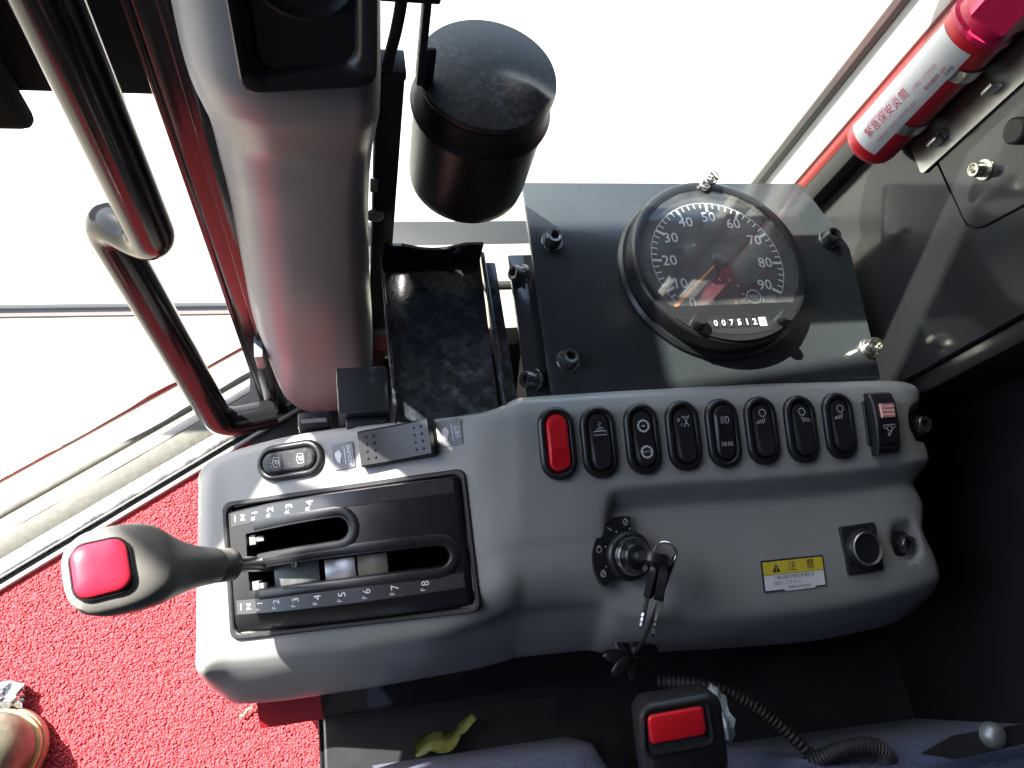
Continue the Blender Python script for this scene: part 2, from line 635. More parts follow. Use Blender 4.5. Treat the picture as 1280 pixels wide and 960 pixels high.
# floor: panel under the carpet, edge follows the slanting sill
SA, SB = Vector((-0.31, 0.124, -0.3)), Vector((-0.1425, 0.221, -0.3))     # inner edge of the sill at floor level
sd = (SB - SA).normalized()
sn = Vector((-sd.y, sd.x, 0))
FA, FB = SA - sd * 0.5, SA + sd * 0.34
floor_pts = [(FA.x, FA.y), (FA.x, -0.5), (0.62, -0.5), (0.62, 0.30), (FB.x + 0.02, FB.y), (FB.x, FB.y)]
tag(add('floor', prism(floor_pts[::-1], -0.325, -0.3002), M['carpet_base'], smooth=False), kind='structure')
tag(add('side_wall', box((-0.02, 0.335, -1.2), (0.44, 0.42, -0.16), 0.004), M['trim_dark']), kind='structure')

tag(add('dark_floor_slab', box((-0.74, -0.90, -0.3020), (0.60, -0.075, -0.2930), 0.003), M['trim_dark']), kind='structure')  # unseen dark slab added to cut the carpet's red bounce and reflections

tag(add('dark_floor_sheet', box((-0.094, 0.150, -0.3000), (0.42, 0.333, -0.2965), 0.001), M['trim_dark']), kind='structure')  # dark sheet put over the red floor to cut bounce on the duct

# carpet pile: thousands of short crooked tufts
def carpet():
    N = 130000
    x = rng.uniform(-0.42, 0.05, N)
    y = rng.uniform(-0.10, 0.26, N)
    inside = ((x - SA.x) * sn.x + (y - SA.y) * sn.y) < -0.004
    inside &= ~((x > -0.09) & (y > 0.15))
    inside &= ~((x > -0.031) & (y < -0.012))
    x, y = x[inside], y[inside]
    n = len(x)
    h = rng.uniform(0.0048, 0.0066, n)
    w = rng.uniform(0.0006, 0.0011, n)
    lx, ly = rng.normal(0.0012, 0.0016, n), rng.normal(-0.0006, 0.0016, n)
    a = rng.uniform(0, 2 * PI, n)
    V = np.zeros((n, 7, 3))
    for k in range(3):
        V[:, k, 0] = x + w * np.cos(a + k * 2.1)
        V[:, k, 1] = y + w * np.sin(a + k * 2.1)
        V[:, k, 2] = -0.305
        V[:, 3 + k, 0] = x + lx * 0.6 + w * 1.65 * np.cos(a + 0.5 + k * 2.1)
        V[:, 3 + k, 1] = y + ly * 0.6 + w * 1.65 * np.sin(a + 0.5 + k * 2.1)
        V[:, 3 + k, 2] = -0.305 + h * 0.88
    V[:, 6, 0] = x + lx
    V[:, 6, 1] = y + ly
    V[:, 6, 2] = -0.305 + h
    F = []
    base = (np.arange(n) * 7)[:, None]
    tris = np.array([(0, 1, 4), (0, 4, 3), (1, 2, 5), (1, 5, 4), (2, 0, 3), (2, 3, 5), (3, 4, 6), (4, 5, 6), (5, 3, 6)])
    F = (base[:, None, :] + tris[None]).reshape(-1, 3)
    me = bpy.data.meshes.new('carpet_pile')
    me.vertices.add(n * 7)
    me.vertices.foreach_set('co', V.reshape(-1))
    me.loops.add(F.size)
    me.loops.foreach_set('vertex_index', F.reshape(-1).astype(np.int32))
    me.polygons.add(len(F))
    me.polygons.foreach_set('loop_start', np.arange(0, F.size, 3, dtype=np.int32))
    me.update()
    me.validate()
    o = finish('carpet', me, M['pile'], None, Matrix())
    tag(o, 'red cut pile carpet on the cab floor', 'carpet', kind='stuff')


carpet()

# ------------------------------------------------------------------ slanting sill beside the carpet
t = root('window_sill', SA, 'bright aluminium window sill with olive rubber strip along the red carpet edge', 'sill')
L0, L1 = -0.5, 0.34


def sill_strip(name, d0, d1, z0, z1, m, bev=0.0015, wob=0.0):
    n = 40
    loops = []
    for i in range(n + 1):
        s = L0 + (L1 - L0) * i / n
        w = wob * mnoise.noise(Vector((s * 22, d0 * 50, 0.3)))
        sec = rpoly([(d0, z0), (d1 + w, z0), (d1 + w, z1), (d0, z1)], bev, 2)
        loops.append([SA + sd * s + sn * a + Vector((0, 0, b + 0.3)) for a, b in sec])
    return add(name, rings(loops), m, t)


sill_strip('carpet_edge_trim', 0.000, 0.004, -0.32, -0.294, M['clip_plastic'])
sill_strip('rubber_seal', 0.0045, 0.009, -0.32, -0.299, M['rubber'])
sill_strip('sill_plate', 0.0095, 0.0245, -0.32, -0.292, M['alu'], 0.003)
sill_strip('glazing_strip', 0.025, 0.046, -0.32, -0.297, M['seal'], 0.002, 0.002)
sill_strip('outer_frame', 0.047, 0.056, -0.33, -0.300, M['slab'], 0.003, 0.003)
sill_strip('outer_seal', 0.0645, 0.0690, -0.310, -0.303, M['seal'], 0.001, 0.004)
sill_strip('ledge_edge', 0.096, 0.0985, -0.3085, -0.302, M['red_paint_and_reflection'], 0.0006, 0.004)

# ------------------------------------------------------------------ window post and handrail
t = root('window_post', (-0.075, 0.29, -0.3), 'glossy black window post reflecting the red carpet, beside the grey duct', 'post')
add('post_body', box((-0.078, 0.283, -0.335), (-0.056, 0.33, 0.75), 0.002), M['black_paint'], t)
add('glass_seal', box((-0.0835, 0.288, -0.335), (-0.0785, 0.325, 0.75), 0.0015), M['black_paint'], t)
add('trim_rib', box((-0.0665, 0.277, -0.335), (-0.0565, 0.2825, 0.75), 0.0012), M['black_paint'], t)

t = root('handrail', (-0.1, 0.29, -0.3), 'bent black tubular handrail beside the window post', 'handrail')
up_path = fillet_path([(-0.107, 0.285, 0.72), (-0.112, 0.285, 0.012), (-0.150, 0.315, 0.004), (-0.1180, 0.2580, -0.268), (-0.066, 0.268, -0.270)], 0.022, 10)
add('rail_tube', tube(up_path, 0.0145, 24), M['black_paint'], t)

t = root('window_rail', (-0.2, 0.5, 0.0), 'wide black rail across the window behind the upright handrail', 'rail')
add('rail_body', box((-0.75, 0.49, -0.078), (-0.085, 0.53, 0.045), 0.006), M['void'], t)
add('latch_block', box((-0.75, 0.47, -0.104), (-0.238, 0.4895, 0.045), 0.010, 3), M['void'], t)

# ------------------------------------------------------------------ grey console
# stations from the nose of the lever end to the wall end: rear edge, rear top, face end, face step, front top, front nose, underside
ST = [
    # B                      C                        D                        E                       G                        N                        I
    [(-.106, .146, -.112), (-.106, .139, -.112), (-.108, .096, -.116), (-.109, .070, -.119), (-.109, .046, -.122), (-.110, .034, -.126), (-.108, .024, -.145)],
    [(-.1035, .154, -.088), (-.103, .148, -.086), (-.105, .098, -.094), (-.106, .070, -.099), (-.1065, .040, -.104), (-.108, .028, -.110), (-.106, .015, -.138)],
    [(-.0965, .1605, -.074), (-.094, .154, -.069), (-.097, .100, -.080), (-.098, .070, -.086), (-.0985, .037, -.0925), (-.100, .0245, -.100), (-.099, .0080, -.130)],
    [(-.0775, .1665, -.068), (-.0771, .1607, -.0615), (-.080, .10, -.075), (-.081, .07, -.081), (-.0813, .0383, -.0877), (-.0870, .0250, -.0990), (-.087, .0014, -.125)],
    [(-.0330, .1690, -.0495), (-.0328, .1624, -.043), (-.036, .10, -.0565), (-.037, .07, -.063), (-.0391, .035, -.071), (-.0406, .0217, -.085), (-.0436, -.0011, -.115)],
    [(.0105, .1665, -.0325), (.0101, .1598, -.0259), (.006, .10, -.039), (.004, .07, -.046), (.0021, .0327, -.0546), (.0012, .0196, -.070), (-.0001, -.001, -.100)],
    [(.0525, .1625, -.0160), (.0517, .1552, -.0098), (.047, .10, -.022), (.045, .07, -.029), (.0422, .0314, -.0384), (.0428, .0197, -.060), (.0433, .0001, -.090)],
    [(.0880, .1590, -.0020), (.0872, .1512, .0040), (.082, .10, -.0075), (.080, .07, -.014), (.0768, .0342, -.0237), (.0797, .0255, -.050), (.082, .0015, -.085)],
    [(.1030, .1610, .0020), (.1020, .1528, .0080), (.099, .103, -.003), (.097, .074, -.010), (.0956, .0383, -.0200), (.0995, .0305, -.046), (.103, .0036, -.080)],
    [(.1192, .1660, .0040), (.1165, .1525, .0100), (.1125, .103, -.001), (.111, .075, -.009), (.1085, .0415, -.0220), (.1110, .0310, -.047), (.114, .005, -.079)],
    [(.1460, .1662, .0040), (.1430, .1515, .0100), (.139, .103, -.001), (.136, .075, -.009), (.1326, .0417, -.0230), (.1350, .0300, -.046), (.139, .004, -.078)],
    [(.1735, .1662, .0040), (.1705, .1514, .0100), (.165, .102, -.002), (.161, .073, -.011), (.1575, .0385, -.0250), (.1600, .0270, -.046), (.165, .003, -.076)],
    [(.1860, .1662, .0040), (.1830, .1514, .0100), (.178, .101, -.002), (.1765, .0875, -.0175), (.1730, .0300, -.0295), (.1760, .0180, -.046), (.182, -.001, -.076)],
    [(.2335, .1656, .0040), (.2274, .1505, .0100), (.2208, .1006, -.002), (.2235, .0872, -.018), (.2136, .0195, -.0300), (.216, .0080, -.045), (.2269, -.0059, -.075)],
    [(.2966, .1647, .0040), (.2889, .1493, .0100), (.2809, .098, -.002), (.2840, .0853, -.018), (.2725, .0144, -.0300), (.278, .0030, -.045), (.290, -.0109, -.075)],
    [(.3580, .1625, .0040), (.3500, .1467, .0100), (.3420, .0976, -.002), (.3450, .0833, -.018), (.3320, .0128, -.0300), (.339, .0020, -.045), (.3535, -.0144, -.075)],
    [(.4080, .1605, .0040), (.4010, .1440, .0100), (.3960, .0990, -.002), (.3975, .0850, -.018), (.3870, .0165, -.0305), (.395, .0055, -.045), (.412, -.0125, -.075)],
    [(.4270, .1570, .0015), (.4210, .1410, .0065), (.4200, .1000, -.005), (.4195, .0860, -.021), (.4200, .0210, -.0335), (.427, .0105, -.047), (.445, -.0050, -.077)],
    [(.4345, .1530, -.010), (.4310, .1390, -.006), (.4310, .1010, -.014), (.4300, .0870, -.030), (.4310, .0235, -.0430), (.438, .0150, -.055), (.454, .0020, -.080)],
    [(.4350, .1500, -.060), (.4330, .1370, -.058), (.4330, .1010, -.060), (.4320, .0870, -.070), (.4330, .0250, -.0800), (.440, .0180, -.090), (.455, .0080, -.105)],
]


def station(s):
    B, C, D, E, G, N, I = [np.array(p) for p in s]
    I = I - (0, 0, .030)
    low = min(B[2] - 0.09, -0.19)
    P0 = B + (0, .004, 0)
    P0[2] = low
    P1 = B + (0, .0035, -.012)
    CB = (B + C) / 2 + (0, .0012, .0022)
    CD = C * 0.85 + D * 0.15 + (0, 0, .0006)
    DE0 = C * .15 + D * .85
    EG = E * .82 + G * .18
    EG2 = E * .30 + G * .70 + (0, 0, .0006)
    GN = G * .55 + N * .45 + (0, -.0004, .0016)
    NI = N * .6 + I * .4 + (0, -.0022, 0)
    P8 = I + (0, .004, -.010)
    P9 = I + (0, .03, -.05)
    return np.array([P0, P1, B, CB, C, CD, DE0, D, E, EG, EG2, GN, N, NI, I, P8, P9])


def console_mesh():
    rows = np.array([station(s) for s in ST])               # (stations, points, 3)
    sec = np.array([pchip(r, 7) for r in rows])             # along the section
    g = pchip(sec.reshape(len(ST), -1), 9).reshape(-1, sec.shape[1], 3)
    # pockets round the two fixing bolts
    for bx, by, bz in ((.4235, .1273, 0), (.4000, .0448, 0)):
        d = np.hypot(g[:, :, 0] - bx, g[:, :, 1] - by)
        top = g[:, :, 2] > -0.052
        g[:, :, 2] -= np.where(top, 0.0085 * (1 - sstep(0.0095, 0.0150, d)), 0)
    # the end scallop beside the upper pocket
    for cy, w, a in ((.1265, .014, .008), (.0860, .010, .006), (.0520, .014, .007)):
        k = np.exp(-((g[:, :, 1] - cy) / w) ** 2) * sstep(0.405, 0.432, g[:, :, 0])
        g[:, :, 0] -= a * k
    nu, nv = g.shape[:2]
    bm = bmesh.new()
    V = [[bm.verts.new(g[i, j]) for j in range(nv)] for i in range(nu)]
    for i in range(nu - 1):
        for j in range(nv - 1):
            bm.faces.new((V[i][j], V[i][j + 1], V[i + 1][j + 1], V[i + 1][j]))
    bm.faces.new([V[0][j] for j in range(nv)])
    bm.faces.new([V[-1][j] for j in range(nv)][::-1])
    return bm


con = root('console', (0.16, 0.08, -0.2), 'long moulded grey control console with a row of oval rocker switches', 'console')
from mathutils.bvhtree import BVHTree
cbm = console_mesh()
bmesh.ops.recalc_face_normals(cbm, faces=cbm.faces)
CB = BVHTree.FromBMesh(cbm)
GI = frame((-.0028, .0826, -.0466), (.9273, -.0403, .3721), (-.031, .9825, .1838)).inverted()
hole = []
for fc in cbm.faces:
    q = GI @ fc.calc_center_median()
    if abs(q.x) < .0815 and abs(q.y) < .0415 and abs(q.z) < .02:
        hole.append(fc)
bmesh.ops.delete(cbm, geom=hole, context='FACES')
o = add('housing', cbm, M['grey'], con, angle=60)


def surf(x, y, ext=.012):
    """height and mean normal of the console top round a point"""
    hit = lambda a, b: CB.ray_cast(Vector((a, b, .3)), Vector((0, 0, -1)))[0]
    z = hit(x, y).z
    n = Vector()
    for k in range(8):
        q = CB.ray_cast(Vector((x + ext * math.cos(k * PI / 4), y + ext * math.sin(k * PI / 4), .3)), Vector((0, 0, -1)))
        n += q[1] if q[1].z > 0 else -q[1]
    return Vector((x, y, z)), n.normalized()

# sloping skirt under the front edge
add('skirt', rings([[(x, .028, -.172), (x, .012, -.172), (x, -.019, -.205), (x, -.003, -.205)] for x in (-.030, .1, .25, .42)]), M['wall'], con, smooth=False)
add('skirt', rings([[(x, .028, -.172), (x, .012, -.172), (x, -.019, -.205), (x, -.003, -.205)] for x in (-.078, -.0305)]), M['skirt_reflection'], con, smooth=False)  # left end carries the painted carpet reflection

# faces of the console that carry controls
EY = Vector((0, .972, .236))
NF = Vector((0, -.236, .972))


def on_face(x, y, lift=0.0):
    p, n = surf(x, y, .010)
    n = Vector((0, n.y, n.z)).normalized()
    return frame(p + n * lift, (1, 0, 0), Vector((0, n.z, -n.y)))


def stadium(w, h, off=0.0, n=10):
    r = w / 2 - off
    s = h / 2 - w / 2
    p = []
    for i in range(n + 1):
        a = PI * i / n
        p.append((r * math.cos(a), s + r * math.sin(a)))
    for i in range(n + 1):
        a = PI + PI * i / n
        p.append((r * math.cos(a), -s + r * math.sin(a)))
    return p


SW, SH = 0.0245, 0.0480


def bezel_mesh():
    st = [(-.0004, -.0015), (-.0004, .0012), (.0006, .0030), (.0022, .0038), (.0038, .0032), (.0044, .0018), (.0046, -.004)]
    return loft_outline(lambda o: stadium(SW, SH, o), st, None, True, True)


def rocker_mesh(tilt, flush=False):
    """a rocking button: high at one end, with a flat face inset from a rounded shoulder"""
    w, h = SW - .0098, SH - .0098

    def top(y, k):
        return k + tilt * y
    L = []
    for o, z in ((0, -.003), (0, .0030), (.0006, .0042), (.0018, .0050), (.0022, .0050)):
        L.append([(x, y - (.0034 * max(0.0, y / (h / 2)) if o > .001 else 0), top(y, z) if z > 0 else z) for x, y in stadium(w, h, o)])
    return rings(L)


SX = [(.1365, .1321), (.1655, .1309), (.1966, .1307), (.2269, .1306), (.2566, .1301), (.2865, .1296), (.3175, .1284), (.3485, .1285)]


def lamp_icon(dirn):
    L = [circ(0, .0035, .0019, 16, 25, 335)]
    L.append([(.0017, .0027), (.0017, .0043)])
    s = dirn
    for k in range(4):
        x0 = -.0030 * s + k * .0013 * s
        L.append([(x0 - .0012 * s, -.0020), (x0, -.0004 + k * .0004)])
    a = R(-40 * s)
    out = []
    for ln in L[:2]:
        out.append([(x * math.cos(a) - (y - .0035) * math.sin(a), .0035 + x * math.sin(a) + (y - .0035) * math.cos(a)) for x, y in ln])
    return out + L[2:]


def gear_icon(cx, cy, r=.0031):
    p = []
    for i in range(48):
        a = 2 * PI * i / 48
        rr = r if (i // 2) % 2 else r * 0.80
        p.append((cx + rr * math.cos(a), cy + rr * math.sin(a)))
    return [p + [p[0]]]


proto_bezel = None
labels = ['rocker switch with a plain red rocker', 'rocker switch with a white plume and box symbol', 'rocker switch with two toothed wheel symbols',
          'rocker switch with a white crane lattice symbol', 'rocker switch with headlight and side lamp symbols', 'rocker switch with a work lamp symbol',
          'rocker switch with a downward lamp symbol', 'rocker switch with a lamp symbol at the wall end']


def add_icon(par, W, lines, w=.00040, z=.0001, m=None, k=1.0):
    lines = [[(p[0] * k, p[1] * k) for p in ln] for ln in lines]
    return add('symbol', ribbon(lines, w, W, z), m or M['grey_print'], par, smooth=False)


for i, (x, y) in enumerate(SX):
    W = on_face(x, y)
    if proto_bezel is None:
        b = proto_bezel = add('rocker_switch', bezel_mesh(), M['black'], con, W=W, angle=50)
    else:
        b = share(proto_bezel, 'rocker_switch', con, W, False)
    b['label'] = labels[i]
    tilt = -0.085 if i not in (0, 4) else (0.05 if i == 4 else 0.0)
    rk = add('rocker', rocker_mesh(tilt), M['red_plastic'] if i == 0 else M['black'], b, W=W.copy(), angle=28)
    # plane of the rocker face
    S = W @ Matrix.Translation((0, 0, .0052)) @ Matrix.Rotation(math.atan(tilt), 4, 'X')
    if i == 0:
        rb = add('lens', prism(rrect(.0122, .0140, .004), -.0004, .00015, T=S @ Matrix.Translation((0, -.0098, 0))), M['red_lens'], b, smooth=False)
    if i == 1:
        U = S @ Matrix.Translation((0, .0085, 0))
        L = [[(-.0036, -.0032), (.0036, -.0032), (.0036, -.0012), (-.0036, -.0012), (-.0036, -.0032)],
             [(-.0022, -.0008), (.0022, -.0008)], [(-.0016, .0002), (.0022, .0006)], [(-.0003, .0040), (.0010, .0028), (-.0009, .0020), (.0008, .0008)]]
        add_icon(b, U, L, k=1.25)
    if i == 2:
        add_icon(b, S, w=.0008, lines=gear_icon(0, .0085, .0042) + [[(-.0012, .0085), (.0012, .0085)]])
        add_icon(b, S, gear_icon(0, -.0092, .0042), w=.0008)
        text('AUTO', S @ Matrix.Translation((0, -.0092, .0001)), .0022, M['grey_print'], b)
    if i == 3:
        U = S @ Matrix.Translation((.0012, .0095, 0))
        L = [[(-.0016, -.0032), (.0014, .0026)], [(.0016, -.0032), (-.0014, .0026)], [(-.0024, .0026), (.0024, .0026)], [(-.0024, .0034), (-.0016, .0026)],
             [(.0024, .0034), (.0016, .0026)], [(-.0008, -.0012), (.0008, -.0012)], [(-.0052, -.0002), (-.0036, .0020)]]
        add_icon(b, U, L + [circ(-.0048, .0012, .0006, 10)], .00042, k=1.15)
        text('C', S @ Matrix.Translation((-.0023, .0072, .0001)), .0028, M['grey_print'], b)
    if i == 4:
        U = S @ Matrix.Translation((0, .0088, 0))
        L = [circ(.0004, 0, .0019, 14, -90, 90) + [(.0004, .0019), (.0004, -.0019)]]
        L += [[(-.0028, v), (-.0004, v)] for v in (-.0016, -.0005, .0005, .0016)]
        add_icon(b, U, L, k=1.25)
        U = S @ Matrix.Translation((0, -.0078, 0))
        L = [circ(-.0014, 0, .0010, 12, -90, 90) + [(-.0014, -.0010)], circ(.0014, 0, .0010, 12, 90, 270) + [(.0014, .0010)]]
        L += [[(-.0034, v), (-.0020, v * .5)] for v in (-.0011, 0, .0011)] + [[(.0034, v), (.0020, v * .5)] for v in (-.0011, 0, .0011)]
        add_icon(b, U, L, k=1.25)
    if i in (5, 6, 7):
        add_icon(b, S @ Matrix.Translation((0, .0075, 0)), lamp_icon(-1 if i == 6 else 1), .00042, k=1.35)

# square switch with a pink slide
W = on_face(.3823, .1285)
b = add('slide_switch', loft_outline(lambda o: rrect(.0245 - 2 * o, .0330 - 2 * o, .0015), [(0, -.002), (0, .0010), (.0006, .0016)], W), M['black'], con)
b['label'] = 'square black switch with a pink slide and a white looped symbol'
L = []
for v, hgt in ((-.0235, .002), (-.0225, .0062), (-.016, .0082), (0, .0098), (.014, .0088), (.0205, .0060), (.0218, .002)):
    L.append([(x, v, z) for x, z in ((-.0098, 0), (-.0098, hgt - .001), (-.0088, hgt), (.0088, hgt), (.0098, hgt - .001), (.0098, 0))])
add('switch_body', rings([[(p[0], p[1], p[2]) for p in lp] for lp in L], T=W), M['black'], b, angle=30)
for k in range(2):
    add('grip_rib', box((-.0085, -.0150 - k * .0035, .0), (.0085, -.0140 - k * .0035, .0090 - k * .0006), .0003, 1).__class__ and xf(box((-.0085, -.0158 - k * .0035, .006), (.0085, -.0148 - k * .0035, .0090 - k * .0006)), W), M['black'], b, smooth=False)
sl = []
for k in range(8):
    v = .0030 + k * .00145
    sl.append([(-.0052, v, .008), (-.0052, v, .0112 + (k % 2) * .0005), (.0052, v, .0112 + (k % 2) * .0005), (.0052, v, .008)])
add('slide', rings(sl, T=W), M['pink'], b, smooth=False)
U = W @ Matrix.Translation((0, -.0050, .0101))
add_icon(b, U, [circ(0, 0, .0019, 18), circ(-.0036, .0016, .0012, 12, 20, 250), circ(.0036, .0016, .0012, 12, -70, 160),
                circ(-.0010, -.0042, .0009, 12), [(-.0028, .0026), (.0028, .0026)], [(-.0040, .0006), (-.0018, -.0006)],
                [(.0042, .0008), (.0016, -.0012), (.0000, -.0040)]], .00042)

# left face of the console: wiper switch and speed setting switch
N0 = Vector((-.373, -.182, .9098))
EX0 = Vector((.9273, -.0403, .3721))
EY0 = N0.cross(EX0)


def left_plane(x, y, lift=0.0):
    p, n = surf(x, y, .008)
    return p + N0 * lift


W = frame(left_plane(-.0365, .1500, .0003), EX0, EY0) @ Matrix.Rotation(R(91), 4, 'Z')
b = share(proto_bezel, 'rocker_switch', con, W, False)
b['label'] = 'oval switch with washer and wiper symbols'
add('rocker', rocker_mesh(0.03), M['black_dusty'], b, W=W.copy(), angle=28)
for s in (-1, 1):
    S = W @ Matrix.Translation((0, s * .0085, .0052 + s * .0003))
    add('icon_panel', prism(rrect(.0118, .0088, .003), -.0003, .00015, T=S @ Matrix.Identity(4)), M['trim_dark'], b, smooth=False)
    S = S @ Matrix.Rotation(R(0), 4, 'Z')
    L = [[(-.0030, -.0026), (-.0034, .0010), (.0000, .0022), (.0034, .0010), (.0030, -.0026), (-.0030, -.0026)], [(-.0008, -.0022), (.0018, .0014)],
         circ(0, -.001, .0014, 12), [(-.0022, .0032), (-.0028, .0040)], [(0, .0034), (0, .0042)], [(.0022, .0032), (.0028, .0040)]]
    add_icon(b, S, L[:2 + 4 * (s > 0) + 1], .0003, .0003)


def speed_switch():
    W = frame(left_plane(.0345, .1475, .0), EX0, EY0) @ Matrix.Rotation(R(1.5), 4, 'Z')
    b = add('speed_switch', prism(rrect(.0525, .0255, .003), -.001, .0025, .0008, 2, W), M['black'], con)
    b['label'] = 'wide black rocker with moulded dots between silver labels'
    L = []
    for u, h in ((-.0255, .003), (-.0248, .0075), (-.012, .0070), (0, .0064), (.012, .0082), (.0245, .0108), (.0255, .004)):
        L.append([(u, v, z) for v, z in ((-.0120, .002), (-.0120, h - .001), (-.0110, h), (.0110, h), (.0120, h - .001), (.0120, .002))])
    add('rocker', rings(L, T=W), M['black'], b, angle=40)
    for s in (-1, 1):
        for cc in range(2):
            for r in range(4):
                u = s * .0195 - s * cc * .0052
                h = .0072 if s < 0 else .0096 - cc * .0012
                add('raised_dot', lathe([(.0009, 0), (.0009, .0005), (.0005, .0010)], 10, W @ Matrix.Translation((u, -.0070 + r * .0048, h))), M['black'], b)
    for s, word in ((-1, 'RESUME'), (1, 'SET')):
        S = frame(left_plane(.0345 + (-.0383 if s < 0 else .0360) * .94, .1475 + (-.001 if s < 0 else .0005), .0006), EX0, EY0) @ Matrix.Rotation(R(2), 4, 'Z')
        st = add('label_sticker', prism(rrect(.0150, .0175, .0012), -.0004, .00025, T=S), M['sticker'], con, smooth=False)
        S2 = S @ Matrix.Translation((0, 0, .0004))
        text(word, S2 @ Matrix.Translation((.0045, 0, 0)) @ Matrix.Rotation(R(90), 4, 'Z'), .0040, M['white_print'], st, width=.0135 if s < 0 else .0085)
        add('divider', ribbon([[(.0012, -.006), (.0012, .006)]], .0005, S2), M['white_print'], st, smooth=False)
        body = [(-.0035 + .0021 * math.cos(a) * (1 + .25 * math.sin(3 * a)), .0042 * math.sin(a) * (1 + .12 * math.cos(5 * a))) for a in [2 * PI * k / 26 for k in range(26)]]
        add('animal_symbol', prism(body, 0, .00008, T=S2), M['white_print'], st, smooth=False)


speed_switch()

# lower face: ignition, warning sticker, power socket, bolts
LY = Vector((0, .985, .172))


def low_face(x, y, lift=0.0):
    p, n = surf(x, y, .013)
    ex = Vector((1, 0, 0)) - n * n.x
    return frame(p + n * lift, ex, n.cross(ex))


W = low_face(.1790, .0585, .0045)
ig = add('ignition_switch', lathe([(.0165, -.009), (.0165, .0035), (.0158, .0048), (.0135, .0060), (.0130, .0060), (.0126, .0040)], 40, W), M['black'], con)
ig['label'] = 'round ignition switch with a chrome collar'
add('chrome_collar', lathe([(.0128, .002), (.0128, .0085), (.0120, .0105), (.0085, .0108), (.0082, .0075)], 40, W), M['chrome'], ig)
add('lock_barrel', lathe([(.0082, .004), (.0082, .0112), (.0072, .0125)], 32, W), M['black'], ig)
arc = circ(0, 0, .0262, 24, 78, 222) + circ(0, 0, .0168, 24, 222, 78)
pl = add('position_plate', prism(arc, -.009, .0008, .0002, 1, W @ Matrix.Translation((.0, 0, 0))), M['black'], ig, smooth=False)
for k, a in enumerate((88, 122, 163, 205)):
    S = W @ Matrix.Translation((.0222 * math.cos(R(a)), .0222 * math.sin(R(a)), .0009))
    if k == 1:
        L = [[(-.0016, .0012), (.0016, -.0012)]]
    else:
        L = [circ(0, 0, .0020, 6), [(-.0008, .0020), (.0008, .0026)]] + ([[(-.001, -.001), (.0012, .0012)]] if k != 2 else [])
    add_icon(pl, S, L, .0005)
    add('position_dot', lathe([(.0005, 0), (.0005, .0001)], 10, W @ Matrix.Translation((.0180 * math.cos(R(a - 9)), .0180 * math.sin(R(a - 9)), .0009))), M['grey_print'], pl)

W = low_face(.3020, .0330, .0004) @ Matrix.Rotation(R(-1.0), 4, 'Z')
st = add('warning_sticker', prism(rrect(.0490, .0215, .0008), -.0006, .0001, T=W), M['dark_print'], con, smooth=False)
st['label'] = 'small yellow and white caution sticker'
add('yellow_band', prism(rrect(.0470, .0090, .0004, cy=.0051), 0, .0003, T=W), M['yellow_label'], st, smooth=False)
add('white_band', prism([(-.0235, -.0099), (-.0085, -.0099), (-.0085, -.0110), (.0155, -.0110), (.0155, -.0099), (.0235, -.0099), (.0235, .0003), (-.0235, .0003)], 0, .0003, T=W), M['white_label'], st, smooth=False)
Z4 = .00042
add('warning_triangle', prism([(-.0165, .0022), (-.0103, .0022), (-.0134, .0080)], 0, .0001, T=W @ Matrix.Translation((0, 0, Z4 - .0001))), M['dark_print'], st, smooth=False)
add('warning_mark', ribbon([[(-.0134, .0060), (-.0134, .0040)], [(-.0134, .0034), (-.0134, .0028)]], .0007, W, Z4 + .0001), M['yellow_label'], st, smooth=False)
text('注', W @ Matrix.Translation((-.0010, .0050, Z4)), .0072, M['dark_print'], st)
text('意', W @ Matrix.Translation((.0135, .0050, Z4)), .0072, M['dark_print'], st)
text('一般公道走行時は作業灯を', W @ Matrix.Translation((-.0165, -.0018, Z4)), .0030, M['dark_print'], st, width=.032, align='LEFT')
text('消灯して下さい。', W @ Matrix.Translation((-.0165, -.0056, Z4)), .0030, M['dark_print'], st, width=.021, align='LEFT')
text('09814-00001', W @ Matrix.Translation((.0035, -.0090, Z4)), .0028, M['dark_print'], st, width=.0175)

W = low_face(.3590, .0440, 0.0) @ Matrix.Rotation(R(1), 4, 'Z')
so = add('power_socket', loft_outline(lambda o: rrect(.0300 - 2 * o, .0345 - 2 * o, .0022), [(0, -.002), (0, .0012), (.0006, .0018), (.0018, .0020)], W), M['black_dusty'], con)
so['label'] = 'round power socket in a square black plate'
add('socket_collar', lathe([(.0140, .001), (.0138, .0052), (.0128, .0068)], 40, W, True, True), M['black'], so)
add('socket_ring', lathe([(.0122, .006), (.0122, .0078), (.0114, .0084), (.0104, .0078), (.0100, .0050)], 40, W, False, False), M['steel'], so)
add('socket_well', lathe([(.0102, .0070), (.0099, .0015)], 32, W, False, True), M['rubber'], so)

bo = None
for x, y, z in ((.4235, .1273, -.0055), (.4000, .0448, -.0335)):
    W = frame((x, y, z), (1, 0, 0), EY) @ Matrix.Rotation(R(8), 4, 'Y')
    if bo is None:
        bo = make_bolt(con, W, .0068, .0075, M['bolt'], .0095, M['rubber'], .0012)
    else:
        share(bo, 'bolt', con, W)

# ------------------------------------------------------------------ gear selector
gs = root('gear_selector', (-.0028, .0826, -.0466), 'black gated gear selector with a grey lever and red top button', 'gear selector')
GW = frame((-.0028, .0826, -.0466), EX0, EY0)
LX, LY2, HB = .0860, .0456, .0195


def dome(u):
    return HB * (1 - (u / .088) ** 2) - .0002


def gear_frame():
    f = lambda o: rrect(2 * LX - 2 * o, 2 * LY2 - 2 * o, .006)
    return loft_outline(f, [(0, -.003), (0, .0022), (.0008, .0030), (.0026, .0030), (.0034, .0022), (.0036, -.006)], GW, False, False)


fr = add('gate_frame', gear_frame(), M['rim_dust'], gs)


